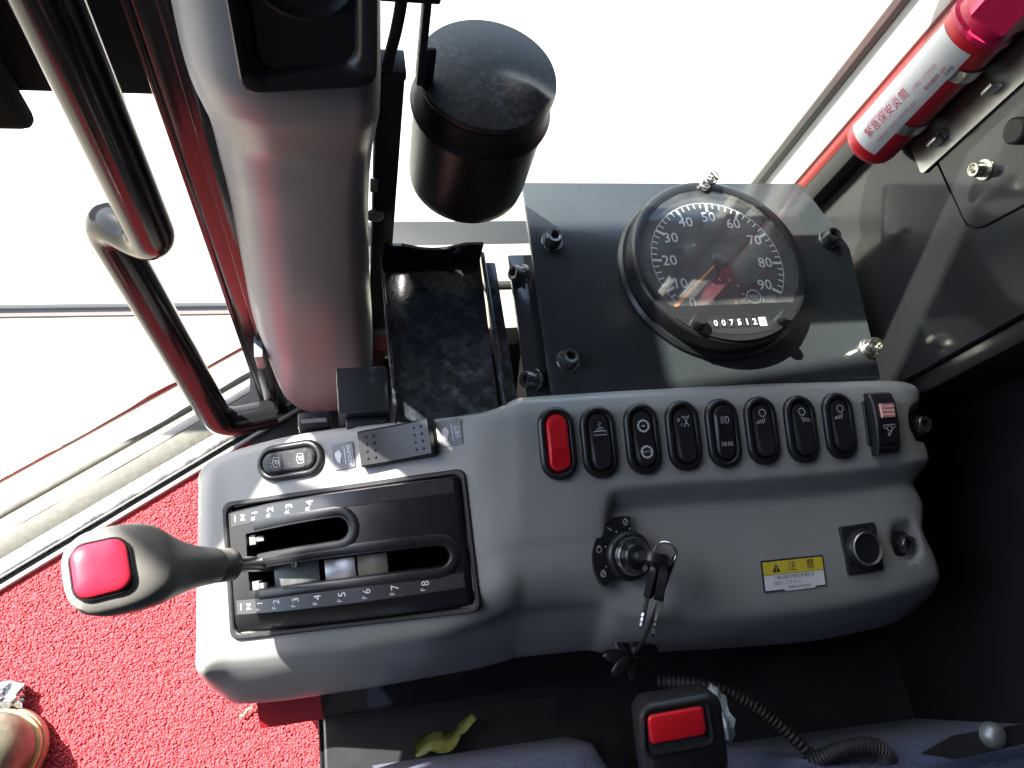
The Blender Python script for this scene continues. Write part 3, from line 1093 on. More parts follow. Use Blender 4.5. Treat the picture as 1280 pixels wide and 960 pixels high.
def gate_solid():
    prof = [(-.0432, 0), (-.0424, .18), (-.0398, .48), (-.0352, .78), (-.0312, .94), (-.0296, .985), (-.0292, .995), (-.0195, .995), (-.0192, 1.0), (.0298, 1.0), (.0301, .995),
            (.0399, .995), (.0401, .96), (.0410, .7), (.0418, .25), (.0420, 0)]
    loops = []
    us = np.linspace(-.0822, .0822, 49)
    for u in us:
        h = dome(u) + .0035
        e = 1.0 if abs(u) < .0805 else .55
        lp = [(u, v, -.004 + (h + .004) * k * (e if k > .3 else 1)) for v, k in prof]
        # narrower towards the forward end
        sh = .0025 * max(0.0, -u / .08) ** 2
        lp = [(p[0], p[1] - sh if p[1] > 0 else p[1], p[2]) for p in lp]
        loops.append(lp + [(u, .0420, -.006), (u, -.0432, -.006)])
    return rings(loops)


def arm(pts_c, wd):
    """outline of a slot from its centre line"""
    P = [Vector((p[0], p[1], 0)) for p in pts_c]
    left, right = [], []
    for i, p in enumerate(P):
        tt = (P[min(i + 1, len(P) - 1)] - P[max(i - 1, 0)]).normalized()
        n = Vector((-tt.y, tt.x, 0)) * wd / 2
        left.append(p + n)
        right.append(p - n)
    end = P[-1]
    tt = (P[-1] - P[-2]).normalized()
    nn = Vector((-tt.y, tt.x, 0))
    cap = [end + tt * wd / 2 * math.cos(a) + nn * wd / 2 * math.sin(a) for a in [PI / 2 - PI * k / 8 for k in range(1, 8)]]
    return [(q.x, q.y) for q in left + cap + right[::-1]]


def gate_cut(wide):
    rs = [(-.064 + .0085 * k, .0150 + .0027 * math.sin(k / 8 * PI * .5)) for k in range(9)]
    fs = [(-.064 + .0128 * k, -.0078 + .0012 * math.sin(k / 10 * PI)) for k in range(11)]
    a = prism(arm(rs, .0146 + wide), -.03, .06)
    b = prism(arm(fs, .0136 + wide), -.03, .06)
    c = prism([(-.0645, -.0143 - wide / 2), (-.0525, -.0143 - wide / 2), (-.0525, .0212 + wide / 2), (-.0645, .0212 + wide / 2)], -.03, .06)
    return [a, b, c]


def boolean(bm, cutters):
    bmesh.ops.recalc_face_normals(bm, faces=bm.faces)
    me = bpy.data.meshes.new('b')
    bm.to_mesh(me)
    bm.free()
    o = bpy.data.objects.new('b', me)
    COL.objects.link(o)
    cs = []
    for c in cutters:
        bmesh.ops.recalc_face_normals(c, faces=c.faces)
        m2 = bpy.data.meshes.new('c')
        c.to_mesh(m2)
        c.free()
        oc = bpy.data.objects.new('c', m2)
        COL.objects.link(oc)
        cs.append(oc)
        md = o.modifiers.new('x', 'BOOLEAN')
        md.operation = 'DIFFERENCE'
        md.solver = 'EXACT'
        md.object = oc
    dg = bpy.context.evaluated_depsgraph_get()
    me2 = bpy.data.meshes.new_from_object(o.evaluated_get(dg))
    out = bmesh.new()
    out.from_mesh(me2)
    for x in [o] + cs:
        bpy.data.objects.remove(x)
    return out


gate = boolean(gate_solid(), gate_cut(0.0))
gp = add('gate', xf(gate, GW), M['black'], gs, angle=24)
# raised lips round the slots
def lip_path(c, off, z):
    return [(x, y, dome(x) + .0035 + z) for x, y in c]


rs = [(-.064 + .0085 * k, .0150 + .0027 * math.sin(k / 8 * PI * .5)) for k in range(9)]
fs = [(-.064 + .0128 * k, -.0078 + .0012 * math.sin(k / 10 * PI)) for k in range(11)]
def clean(pts, lo):
    return [p for p in pts if p[0] > lo]


for c, wd in ((rs, .0146), (fs, .0136)):
    out_ = [(-.0560, c[1][1])] + c[2:]
    ol = arm(out_, wd + .0078)
    fine = []
    for a, b in zip(ol[:-1], ol[1:]):
        k = max(1, int(math.hypot(b[0] - a[0], b[1] - a[1]) / .004))
        for q in range(k):
            fine.append((a[0] + (b[0] - a[0]) * q / k, a[1] + (b[1] - a[1]) * q / k))
    fine.append(ol[-1])
    add('slot_lip', xf(tube([(x, y, dome(x) + .0026) for x, y in fine], .0040, 12, True, .40), GW), M['black'], gp)

# label strips
for vv, word in ((-.0244, 'F'), (.0350, 'R')):
    loops = []
    for u in np.linspace(-.0765, .0785, 40):
        sh = .0025 * max(0.0, -u / .08) ** 2 if vv > 0 else 0
        z = dome(u) + .00352
        loops.append([(u, vv - .0045 - sh, z - .0006), (u, vv - .0045 - sh, z + .00025), (u, vv + .0045 - sh, z + .00025), (u, vv + .0045 - sh, z - .0006)])
    sp = add('label_strip', rings(loops, T=GW), M['strip'], gs, smooth=False)
    marks = ['1', 'N', 'F1', 'F2', 'F3', 'F4', 'F5', 'F6', 'F7', 'F8'] if word == 'F' else ['1', 'N', 'R1', 'R2', 'R3', 'R4']
    us = [-.0725, -.0655, -.0565, -.0435, -.0290, -.0135, .0030, .0190, .0365, .0550] if word == 'F' else [-.0725, -.0655, -.0555, -.0430, -.0285, -.0135]
    for u, mk in zip(us, marks):
        sl = -2 * HB * u / .088 ** 2
        sh = .0025 * max(0.0, -u / .08) ** 2 if vv > 0 else 0
        S = GW @ Matrix.Translation((u, vv - sh, dome(u) + .0039)) @ Matrix.Rotation(-math.atan(sl), 4, 'Y')
        if len(mk) == 1:
            text(mk, S @ Matrix.Rotation(R(90 if mk == 'N' else 0), 4, 'Z'), .0056, M['white_print'], sp, bold=.00008)
        else:
            text(mk[0], S @ Matrix.Translation((-.0012, -.0022, 0)) @ Matrix.Rotation(R(90), 4, 'Z'), .0044, M['grey_print'], sp)
            text(mk[1], S @ Matrix.Translation((.0006, .0014, 0)) @ Matrix.Rotation(R(90), 4, 'Z'), .0070, M['white_print'], sp)

# mechanism seen down the slots
def gl(lo, hi, m, name, bev=.0006):
    return add(name, xf(box(lo, hi, bev), GW), m, gs)


gl((-.083, -.0425, -.036), (.083, .0425, -.0332), M['void'], 'slot_floor', 0)
add('slot_well', rings([[(x, y, z) for x, y in rrect(.1650, .0842, .003)] for z in (-.033, -.0015)], True, False, False, GW), M['void'], gs, smooth=False)
gl((-.050, -.0150, -.006), (-.018, .0000, .0055), M['mech'], 'slide_block')
gl((-.0125, -.0145, -.006), (.0085, -.0010, .0095), M['steel'], 'steel_insert')
gl((.0092, -.0145, -.006), (.0300, -.0010, .0085), M['mech_tan'], 'detent_block')
for v in (-.0125, .0180):
    add('detent_clip', xf(join(box((-.0640, v - .0035, .0045), (-.0590, v + .0035, .0095), .0006), box((-.0590, v - .0018, .0050), (-.0535, v + .0018, .0092), .0005)), GW), M['mech_pale'], gs)
add('screw', bolt_mesh(.0022, .0015).__class__ and xf(bolt_mesh(.0022, .0015), GW @ Matrix.Translation((-.0345, -.0015, .0056))), M['steel'], gs)

# lever: rod, grip, button
RP0 = GW @ Vector((-.0545, .0000, -.004))
K0 = Vector((-.0733, .0810, -.0260))        # neck end
K1 = Vector((-.1235, .0715, .0500))         # top of grip
axis = (K1 - K0).normalized()
add('lever_rod', tube([RP0, RP0.lerp(K0, .5) + Vector((0, 0, .002)), K0 + axis * .01], .0048, 20), M['steel'], gs)
# grip cross sections: along the axis; side faces the driver
side = axis.cross(Vector((0, 0, 1))).normalized()      # roughly along +-y
upn = side.cross(axis).normalized()
if upn.z < 0:
    upn, side = -upn, -side
Lk = (K1 - K0).length
secs = [(-.001, .0090, .0090, 0), (.000, .0100, .0100, 0), (.012, .0103, .0103, 0), (.0125, .0098, .0098, 0), (.013, .0103, .0103, 0), (.030, .0122, .0118, 0), (.046, .0160, .0140, .0012),
        (.060, .0200, .0172, .0020), (.072, .0222, .0195, .0030), (.082, .0226, .0205, .0040), (.089, .0218, .0198, .0045), (.0935, .0190, .0175, .0048), (.0955, .0140, .0125, .0050)]
loops = []
for s, a, b_, sh in secs:
    c = K0 + axis * s + upn * sh
    tl = R(46) * float(sstep(.045, .0955, s))
    upt = upn * math.cos(tl) - axis * math.sin(tl)
    lp = []
    for k in range(40):
        th = 2 * PI * k / 40
        e = 2.0 if s < .05 else 2.0 + min(1.0, (s - .05) / .03) * 0.9
        cx = math.copysign(abs(math.cos(th)) ** (2 / e), math.cos(th))
        cy = math.copysign(abs(math.sin(th)) ** (2 / e), math.sin(th))
        lp.append(c + side * a * cx + upt * b_ * cy)
    loops.append(lp)
grip = add('grip', rings(loops), M['knob'], gs, angle=50)
tn = (axis * math.cos(R(46)) + upn * math.sin(R(46))).normalized()
BW = frame(K0 + axis * .0945 + upn * .0050 - tn * .0012, side, tn.cross(side))
f = lambda o: rrect(.0268 - 2 * o, .0252 - 2 * o, .007)
add('button_rim', loft_outline(lambda o: rrect(.0292 - 2 * o, .0274 - 2 * o, .008), [(0, -.004), (0, .0030), (.0006, .0034), (.0012, .0028)], BW), M['black'], grip)
bt_loops = []
for kk, z in ((1.0, 0), (1.0, .0030), (.985, .0040), (.94, .0049), (.8, .0057), (.6, .0063), (.4, .0066), (.2, .00675), (.03, .0068)):
    bt_loops.append([(x * kk, y * kk, z) for x, y in f(0)])
bt = rings(bt_loops, T=BW)
add('button', bt, M['knob_red'], grip, angle=60)

# ------------------------------------------------------------------ gauge panel and gauge
gpn = root('gauge_bracket', (.28, .26, 0), 'black painted steel bracket plate carrying the round gauge', 'bracket')
out = [(.1405, .1690), (.4020, .1640), (.4080, .2250), (.4140, .2810), (.3885, .3445), (.1445, .3451)]
add('plate', prism(rpoly(out, [.004, .004, .004, .004, .004, .001], 3), -.0035, 0, .0006, 2), M['plate'], gpn)
add('side_plate', prism(rpoly([(.1265, .166), (.1480, .166), (.1480, .2870), (.1275, .2870)], .001), -.0150, -.0110, .0006, 2), M['plate'], gpn)
add('side_flange', box((.1415, .168, -.045), (.1445, .287, -.0112), .0008), M['plate'], gpn)
add('bracket_leg', box((.170, .20, -.40), (.38, .31, -.0040), .002), M['trim_dark'], gpn)
pb = None
for i, (x, y) in enumerate(((.1601, .2907), (.3963, .2887), (.1560, .1929), (.4000, .1899))):
    W = Matrix.Translation((x, y, 0)) @ Matrix.Rotation(R(20 * i), 4, 'Z')
    if pb is None:
        pb = make_bolt(gpn, W, .0062, .0085, M['bolt'], .0085, M['bolt'], .0016)
        zb = add('bolt', xf(bolt_mesh(.0062, .0085), Matrix.Translation((0, 0, .0016))), M['zinc'], None, W=Matrix.Translation((.4000, .1899, 0)))
        zb.parent = gpn
        zb.matrix_basis = WORLD[gpn.name].inverted() @ Matrix.Translation((.4000, .1899, 0))
        zw = add('washer', washer_mesh(.0085, .0016), M['zinc'], zb, W=Matrix.Translation((.4000, .1899, 0)))
        zb['label'] = 'brighter zinc plated bolt'
    elif i < 3:
        share(pb, 'bolt', gpn, W)
for x, y in ((.1365, .2690), (.1330, .1840)):
    W = Matrix.Translation((x, y, -.0105)) @ Matrix.Rotation(R(-62), 4, 'Y')
    share(pb, 'bolt', gpn, W)

gx, gy = .2822, .2607
G = root('gauge', (gx, gy, 0), 'round black speedometer and rev gauge with orange needle under glass', 'gauge')
GC = Matrix.Translation((gx, gy, 0))
RO, RI = .0715, .0625
add('case', lathe([(.0745, .0002), (.0745, .003), (.0722, .0055), (.0704, .0055), (.0704, .0180), (.0698, .0203), (.0682, .0215), (.0652, .0215)], 96, GC, True, False), M['black'], G, angle=40)
CH = -.0385       # the window ends in a straight edge above the mileage strip


def chord_pts(r, y0, n=72, below=False):
    a0 = math.degrees(math.asin(max(-1, min(1, y0 / r))))
    if below:
        return circ(0, 0, r, n, 180 - a0, 360 + a0)
    return circ(0, 0, r, n, a0, 180 - a0)


inner = chord_pts(.0624, CH)
# bezel face with a D shaped window: outer circle to inner D, paired by angle
nseg = 120
lo_, li_, lin = [], [], []
for k in range(nseg):
    a = 2 * PI * k / nseg
    c, s = math.cos(a), math.sin(a)
    lo_.append((.0654 * c, .0654 * s, .0215))
    ri = .0624
    if s < 0 and ri * s < CH:
        ri = CH / s
    li_.append((ri * c, ri * s, .0212))
    lin.append((ri * c, ri * s, .0150))
add('bezel', rings([lo_, li_, lin], True, False, False, GC), M['black'], G, angle=30)
dial_z = .0158
dl = add('dial', xf(prism(inner, dial_z - .001, dial_z), GC), M['dial'], G, smooth=False)
DZ = dial_z + .00015


def ang(v):
    return 236.0 - 29.75 * v / 10.0


add('scale_ring', ribbon([circ(0, 0, .0532, 90, ang(0) - 16, ang(90))], .0005, GC, DZ), M['white_print'], dl, smooth=False)
for v in range(0, 91, 2):
    a = R(ang(v))
    if v < 6:
        continue
    big = v % 10 == 0
    r0, r1 = (.0455, .0528) if big else (.0485, .0528)
    if v % 10 == 0 or True:
        add('major_mark' if big else 'minor_mark', ribbon([[(r0 * math.cos(a), r0 * math.sin(a)), (r1 * math.cos(a), r1 * math.sin(a))]], .0021 if big else .0010, GC, DZ + .0001), M['white_print'], dl, smooth=False)
for v in range(0, 100, 10):
    a = R(ang(v))
    r = .0392 if v not in (30, 40, 50, 60, 70) else .0402
    x, y = r * math.cos(a), r * math.sin(a)
    if v == 0:
        x, y = -.0290, -.0335
    text(str(v), GC @ Matrix.Translation((x, y, DZ)), .0122, M['white_print'], dl, name='numeral', bold=.00008)
add('dial_edge', ribbon([[(-.0480, CH + .0008), (.0480, CH + .0008)]], .0006, GC, DZ), M['white_print'], dl, smooth=False)
add('needle', xf(prism([(.0008, .0018), (-.0014, -.0012), (-.0432, -.0372), (-.0452, -.0370), (-.0448, -.0350)], .0016, .0024), GC @ Matrix.Translation((0, 0, dial_z))), M['orange'], G, smooth=False)
add('hub', lathe([(.0062, .0006), (.0062, .0030), (.0050, .0038)], 32, GC @ Matrix.Translation((0, 0, dial_z))), M['black'], G)
# small lower scale, REV badge, unit box
for k in range(7):
    a = R(200 - k * 33)
    add('small_mark', ribbon([[(.0 + .0125 * math.cos(a), -.0280 + .0125 * math.sin(a)), (.0 + .0145 * math.cos(a), -.0280 + .0145 * math.sin(a))]], .0007, GC, DZ), M['grey_print'], dl, smooth=False)
add('small_needle', xf(prism([(.0100, -.0330), (.0108, -.0338), (.0150, -.0310), (.0146, -.0302)], .0004, .0010), GC @ Matrix.Translation((0, 0, dial_z))), M['orange'], G, smooth=False)
add('small_needle', xf(prism([(.0040, -.0365), (.0052, -.0365), (.0064, -.0335), (.0056, -.0330)], .0004, .0010), GC @ Matrix.Translation((0, 0, dial_z))), M['orange'], G, smooth=False)
add('badge_ring', ribbon([circ(.0215, -.0300, .0056, 32)], .0007, GC, DZ), M['white_print'], dl, smooth=False)
text('REV', GC @ Matrix.Translation((.0215, -.0300, DZ)), .0043, M['white_print'], dl)
text('1', GC @ Matrix.Translation((.0290, -.0325, DZ)), .0058, M['white_print'], dl, bold=.0001)
add('unit_box', ribbon([[(.0312, -.0345), (.0390, -.0345), (.0390, -.0300), (.0312, -.0300), (.0312, -.0345)]], .0003, GC, DZ), M['grey_print'], dl, smooth=False)
text('REV×100\nr/min', GC @ Matrix.Translation((.0351, -.0322, DZ)), .0019, M['grey_print'], dl, width=.0066)
add('glass', xf(prism(chord_pts(.0621, CH + .0004), .0200, .0208), GC), M['glass'], G, smooth=False)
# mileage strip below the straight edge
low = chord_pts(.0682, -.0478, 40, True)
ms = add('lower_cover', prism(low, .0210, .0226, .0004, 1, GC), M['black'], G, smooth=False)
wnd = [(-.0245, -.0500), (.0245, -.0500)] + circ(0, .035, .0985, 14, -75.5, -104.5)
add('counter_window', prism(wnd, .0222, .0229, T=GC), M['lcd'], ms, smooth=False)
for k, ch in enumerate('007512'):
    cx = -.0195 + k * .0062
    dg_ = add('digit_wheel', prism(rrect(.0054, .0070, .0006, cx=cx, cy=-.0542), .0228, .0232, T=GC), M['black'], ms, smooth=False)
    text(ch, GC @ Matrix.Translation((cx, -.0542, .0234)), .0066, M['grey_print'] if k < 3 else M['white_print'], ms, name='digit', bold=.00005 if k < 3 else .00015)
add('digit_wheel', prism(rrect(.0056, .0070, .0006, cx=.0180, cy=-.0542), .0228, .0232, T=GC), M['white_print'], ms, smooth=False)
text('8', GC @ Matrix.Translation((.0180, -.0542, .0234)), .0066, M['dark_print'], ms, name='digit')
for x in (-.0335, .0345):
    add('trip_knob', lathe([(.0054, .0222), (.0054, .0300), (.0047, .0312)], 28, GC @ Matrix.Translation((x, -.0530, 0))), M['black'], ms)
# sealing screw with twisted wire seal
S = GC @ Matrix.Translation((.0020, .0650, .0215))
ss = add('sealing_screw', xf(bolt_mesh(.0046, .0030), S), M['steel'], G)
random.seed(3)
wire = [(0, 0, .003)]
for k in range(26):
    a = k * 1.25
    wire.append((.0035 + .0042 * math.cos(a) + k * .00012, .0035 + .0042 * math.sin(a) * (1 - k * .01), .0045 + .0028 * math.sin(a * .7) + k * .0001))
add('seal_wire', xf(tube(smooth_path(wire, 5), .00062, 7), S), M['steel'], ss)
add('lead_seal', xf(lathe([(.0030, 0), (.0034, .0010), (.0030, .0022)], 20), S @ Matrix.Translation((.0060, .0032, .0030)) @ Matrix.Rotation(R(55), 4, 'X')), M['zinc'], ss)

# ------------------------------------------------------------------ air duct
ad = root('air_duct', (-.02, .29, -.2), 'upright grey plastic air duct with a black outlet at its top', 'air duct')
dsec = [  # z, x0, x1, yfront, yback, corner radius
    (-.297, -.028, .012, .285, .345, .012), (-.275, -.038, .020, .268, .345, .016), (-.240, -.047, .025, .258, .345, .018), (-.17, -.058, .0280, .253, .345, .018), (-.08, -.064, .0265, .251, .345, .018),
    (.0, -.0612, .0235, .250, .345, .016), (.08, -.0575, .0215, .249, .345, .015), (.12, -.0565, .0215, .246, .345, .014), (.150, -.0560, .0225, .244, .345, .013),
    (.178, -.0560, .0233, .234, .345, .012), (.198, -.0560, .0235, .2265, .345, .011), (.212, -.0560, .0235, .2255, .345, .011), (.240, -.0562, .0235, .234, .345, .011), (.29, -.0566, .0235, .254, .345, .011), (.40, -.058, .0235, .30, .345, .011)]
loops = []
arr = pchip(np.array(dsec), 5)
for z, x0, x1, y0, y1, r in arr:
    cx, cy = (x0 + x1) / 2, (y0 + y1) / 2
    lp = []
    rl = .034 if z > -.12 else (.034 * max(.35, 1 - abs(z - .02 - .14 * (z > .02) + .14 * (z < .02)) / .12))
    for sx, sy, a0 in ((1, 1, 0), (-1, 1, 90), (-1, -1, 180), (1, -1, 270)):
        big = sx < 0 and sy < 0
        rx, ry = (rl, min(rl * .9, (y1 - y0) * .45)) if big else (r, min(r, (y1 - y0) / 2.2))
        for i in range(9):
            a = R(a0 + 90 * i / 8)
            lp.append(((x1 - rx if sx > 0 else x0 + rx) + rx * math.cos(a), (y1 - ry if sy > 0 else y0 + ry) + ry * math.sin(a), z))
    loops.append(lp)
add('duct_body', rings(loops), M['duct'], ad, angle=60)
VW = frame((-.0065, .2385, .2560), (1, 0, 0), (0, .36, .93)) @ Matrix.Translation((0, 0, .004))
vf = add('vent_surround', loft_outline(lambda o: rpoly([(-.0245 + o, -.0390 + o), (.0270 - o, -.0340 + o), (.0290 - o, .09), (-.0290 + o, .09)], [.007, .007, .001, .001], 4),
         [(0, -.010), (0, .0012), (.0008, .0020), (.0050, .0016), (.0075, -.0012), (.0080, -.0030)], VW), M['black'], ad, angle=40)
add('vent_disc', xf(lathe([(.0215, -.001), (.0215, .0004), (.0200, .0012), (.0185, .0004), (.0170, -.0006), (.0004, -.0008)], 40), VW @ Matrix.Translation((.002, .010, -.0024))), M['black'], ad)
for k in range(2):
    add('vent_slat', xf(box((-.0150, .030 + k * .011, -.006), (.0190, .0315 + k * .011, -.0005), .0004), VW), M['black'], ad)
# pale duct elbow behind the column
add('duct_elbow', tube(fillet_path([(.025, .318, -.33), (.030, .312, -.185), (.008, .315, -.150)], .03, 8), .017, 24), M['duct'], ad)
add('duct_clip', box((-.0685, .262, -.145), (-.0615, .282, -.120), .0012), M['duct'], ad)

# ------------------------------------------------------------------ dark post, cable, bin on its arm
t = root('dark_post', (.036, .31, -.15), 'thin black upright post between the grey duct and the bin', 'post')
add('post_body', box((.0275, .298, -.155), (.0425, .312, .1500), .0012), M['trim_dark'], t)
add('post_cap', box((.0260, .297, .1505), (.0430, .314, .1560), .001), M['trim_dark'], t)
add('side_clip', box((.0250, .2955, .055), (.0300, .2975, .068), .0006), M['steel'], t)
add('side_button', xf(lathe([(.006, 0), (.006, .002), (.004, .003)], 20), Matrix.Translation((.0285, .2975, .028)) @ Matrix.Rotation(R(90), 4, 'X')), M['clip_plastic'], t)

o = add('cable', tube(smooth_path([(.0330, .300, .1570), (.0345, .300, .168), (.0370, .300, .185), (.0385, .301, .205), (.0385, .303, .26), (.038, .305, .40)], 8), .0030, 14), M['rubber'])
tag(o, 'thin black printed cable running up from the dark post', 'cable')

bb = root('bin_bracket', (.055, .32, .16), 'black bracket arm holding the small bin', 'bracket')
add('bracket_arm', box((.0240, .2985, .1985), (.0570, .3060, .2060), .0012), M['trim_dark'], bb)
add('bracket_upright', box((.0490, .2990, .1450), (.0530, .3090, .1980), .001), M['trim_dark'], bb)
add('bracket_top', box((.0495, .300, .2065), (.0560, .312, .2700), .001), M['trim_dark'], bb)
add('bracket_cup_plate', box((.0500, .3095, .1350), (.0600, .3130, .1600), .001), M['trim_dark'], bb)

bn = root('bin', (.0935, .320, .045), 'small round black bin with a dusty lid and thumb tab', 'bin')
BC = Matrix.Translation((.0925, .3185, 0))
add('bin_body', lathe([(.0300, .0370), (.0360, .0385), (.0392, .0430), (.0400, .0500), (.0408, .108), (.0410, .110)], 72, BC, True, False), M['bin'], bn, angle=50)
add('bin_collar', lathe([(.0405, .1085), (.0428, .1095), (.0432, .1120), (.0420, .1135), (.0408, .1145), (.0404, .1290), (.0398, .1305), (.0370, .1310)], 72, BC, False, True), M['bin'], bn, angle=50)


def lid():
    n, m = 96, 26
    loops = []
    for j in range(m):
        r = .0408 * math.sin(PI / 2 * (1 - j / m))
        lp = []
        for i in range(n):
            a = 2 * PI * i / n
            x, y = r * math.cos(a), r * math.sin(a)
            z = .1370 + .0050 * (1 - (r / .0408) ** 2)
            # thumb tab: a teardrop ridge running to the rim
            ca, sa = math.cos(R(-42)), math.sin(R(-42))
            p, q = x * ca + y * sa, -x * sa + y * ca
            w = .0045 + .0055 * np.clip((p - .005) / .035, 0, 1)
            z += .0085 * float(sstep(.004, .0330, p)) * math.exp(-(q / w) ** 2)
            lp.append((x, y, z))
        loops.append(lp)
    skirt = [[(.0385 * math.cos(2 * PI * i / n), .0385 * math.sin(2 * PI * i / n), .1295) for i in range(n)],
             [(.0404 * math.cos(2 * PI * i / n), .0404 * math.sin(2 * PI * i / n), .1320) for i in range(n)],
             [(.0414 * math.cos(2 * PI * i / n), .0414 * math.sin(2 * PI * i / n), .1345) for i in range(n)]]
    return rings(skirt + loops, True, True, True, BC)


add('bin_lid', lid(), M['bin_lid'], bn, angle=60)

# ------------------------------------------------------------------ phone tray and the block under it
tr = root('tray', (.07, .23, -.01), 'glossy black metal tray with upturned sides behind the console', 'tray')
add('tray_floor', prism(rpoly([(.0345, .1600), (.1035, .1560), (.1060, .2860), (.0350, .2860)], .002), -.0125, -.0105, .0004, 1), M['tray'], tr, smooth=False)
lipo = [(.0335, -.014), (.0350, -.0020)]
back = [(-.0355 + .0710 * k / 24) for k in range(25)]
top = [(x, .0090 - .0055 * max(0, math.cos(x / .0225 * PI / 2)) if abs(x) < .0225 else .0090) for x in back]
bk = [(-.0355, -.0140)] + top + [(.0355, -.0140)]
bk = [bk[0]] + top + [bk[-1]]
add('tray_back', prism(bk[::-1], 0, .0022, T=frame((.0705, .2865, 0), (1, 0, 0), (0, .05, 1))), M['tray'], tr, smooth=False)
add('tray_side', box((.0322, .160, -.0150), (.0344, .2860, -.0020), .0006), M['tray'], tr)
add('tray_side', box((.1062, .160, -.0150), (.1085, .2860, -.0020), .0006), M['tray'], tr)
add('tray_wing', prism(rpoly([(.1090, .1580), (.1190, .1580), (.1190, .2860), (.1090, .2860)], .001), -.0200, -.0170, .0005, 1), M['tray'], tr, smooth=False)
tr.rotation_euler = (R(-2), 0, 0)
add('tray_neck', box((.045, .190, -.27), (.100, .262, -.0130), .002), M['trim_dark'], tr)

bl = root('black_block', (.02, .2, -.05), 'black box under the tray at the foot of the grey duct', 'block')
add('block_body', box((-.0035, .1720, -.20), (.0315, .2050, -.0180), .0012), M['plate'], bl)
add('block_step', box((.0010, .1640, -.20), (.0300, .1715, -.0280), .001), M['plate'], bl)
pd = root('small_cover', (-.02, .18, -.05), 'small worn black cover with silver scratches behind the console', 'cover')
add('cover_body', xf(box((-.0110, -.006, -.05), (.0110, .006, 0), .0015), Matrix.Translation((-.0205, .1795, -.0480))), M['black_dusty'], pd)
add('cover_strip', xf(box((-.0085, -.0015, 0), (.0085, .0015, .0004)), Matrix.Translation((-.0205, .1785, -.0482))), M['sticker'], pd, smooth=False)

# ledge of the side window behind the tray
t = root('window_ledge', (.1, .36, -.17), 'pale painted ledge of the side window behind the tray', 'ledge')
add('ledge_inner', box((.02, .2930, -.19), (.4250, .3350, -.150), .003), M['slab'], t)
add('ledge_seal', box((.02, .3360, -.19), (.4250, .3420, -.146), .002), M['rubber'], t)
add('ledge_outer', box((.02, .3430, -.21), (.4250, .3900, -.156), .004), M['slab'], t)

# ------------------------------------------------------------------ right cab wall with access cover, rear pillar and pane
WX = .4300
w = root('cab_side_lining', (WX, .25, 0), 'glossy black painted cab wall panel beside the gauge', 'wall panel')
sp_pts = [(.1650, -.40), (.3440, -.40), (.3440, .60), (.1650, .60)]
PW = Matrix(((0, 0, -1, WX), (1, 0, 0, 0), (0, 1, 0, 0), (0, 0, 0, 1)))       # local x = y, local y = z, outwards = -x
add('panel_sheet', prism(sp_pts, -.03, -.0035, T=PW), M['wall'], w, smooth=False)
# skin in two pieces with an open seam between them
cover = rpoly([(.3440, .1010), (.3180, .0905), (.2340, .0930), (.2270, .1420), (.2270, .5990), (.3440, .5990)], [.001, .001, .012, .004, .001, .001], 5)
add('access_cover', prism(cover, -.0034, 0, .0009, 2, PW), M['wall'], w, smooth=False)
low_skin = rpoly([(.3440, .0988), (.3183, .0884), (.2325, .0908), (.2250, .1410), (.2250, .5990), (.1655, .5990), (.1655, -.3990), (.3440, -.3990)], [.001, .001, .013, .004, .001, .001, .001, .001], 5)
add('lower_skin', prism(low_skin, -.0034, -.0003, .0006, 1, PW), M['wall'], w, smooth=False)
W = PW @ Matrix.Translation((.2654, .1214, .0002))
make_bolt(w, W, .0050, .0085, M['zinc'], .0072, M['zinc'], .0018)
add('rubber_stop', lathe([(.0085, 0), (.0085, .006), (.0070, .0075), (.0035, .0078)], 24, PW @ Matrix.Translation((.2700, .1540, .0002))), M['rubber'], w)

w2 = root('cab_wall_lining', (.5, .1, 0), 'dark lower wall panel with a bolted corner beside the console end', 'wall panel')
P2 = Matrix(((0, 0, -1, .500), (1, 0, 0, 0), (0, 1, 0, 0), (0, 0, 0, 1)))
add('panel_sheet', prism([(-.95, -.40), (.1640, -.40), (.1640, .60), (-.95, .60)], -.03, 0, T=P2), M['wall_dark'], w2, smooth=False)
add('cover_plate', prism(rpoly([(.0950, -.39), (.1250, .02), (.1150, .0560), (.0700, .12), (-.50, .12), (-.50, -.39)], .006, 4), .0004, .004, .0008, 2, P2), M['wall_dark'], w2, smooth=False)
make_bolt(w2, P2 @ Matrix.Translation((.0960, .0320, .0042)), .0068, .007, M['bolt'], .0095, M['bolt'], .0015)
add('return_flange', box((.4335, .1500, -.40), (.4990, .1640, .60), .002), M['wall_dark'], w2)

t = root('rear_pillar', (.43, .36, 0), 'cab corner pillar coloured as a dark red reflection, with black rubber seal beside the flare', 'pillar')
add('pillar_body', box((.4180, .3640, -.45), (.4700, .3760, .75), .004), M['red_paint_and_reflection'], t)  # red carpet reflection painted into the pillar's colour
add('pillar_seal', box((.4160, .3465, -.45), (.4500, .3635, .75), .003), M['rubber'], t)
t = root('side_window', (.3, .42, 0), 'clear side window pane with pale sash rails above the gauge', 'window')
add('pane', box((-.050, .4150, -.20), (.4060, .4190, .78)), M['pane'], t, smooth=False)
add('sash', box((.4180, .3770, -.20), (.4700, .4090, .78), .003), M['sash'], t)
add('sash', box((.4065, .4100, -.20), (.4145, .4260, .78), .002), M['sash'], t)
add('sash_seal', box((.4180, .4100, -.20), (.4300, .4240, .78), .002), M['clip_plastic'], t)

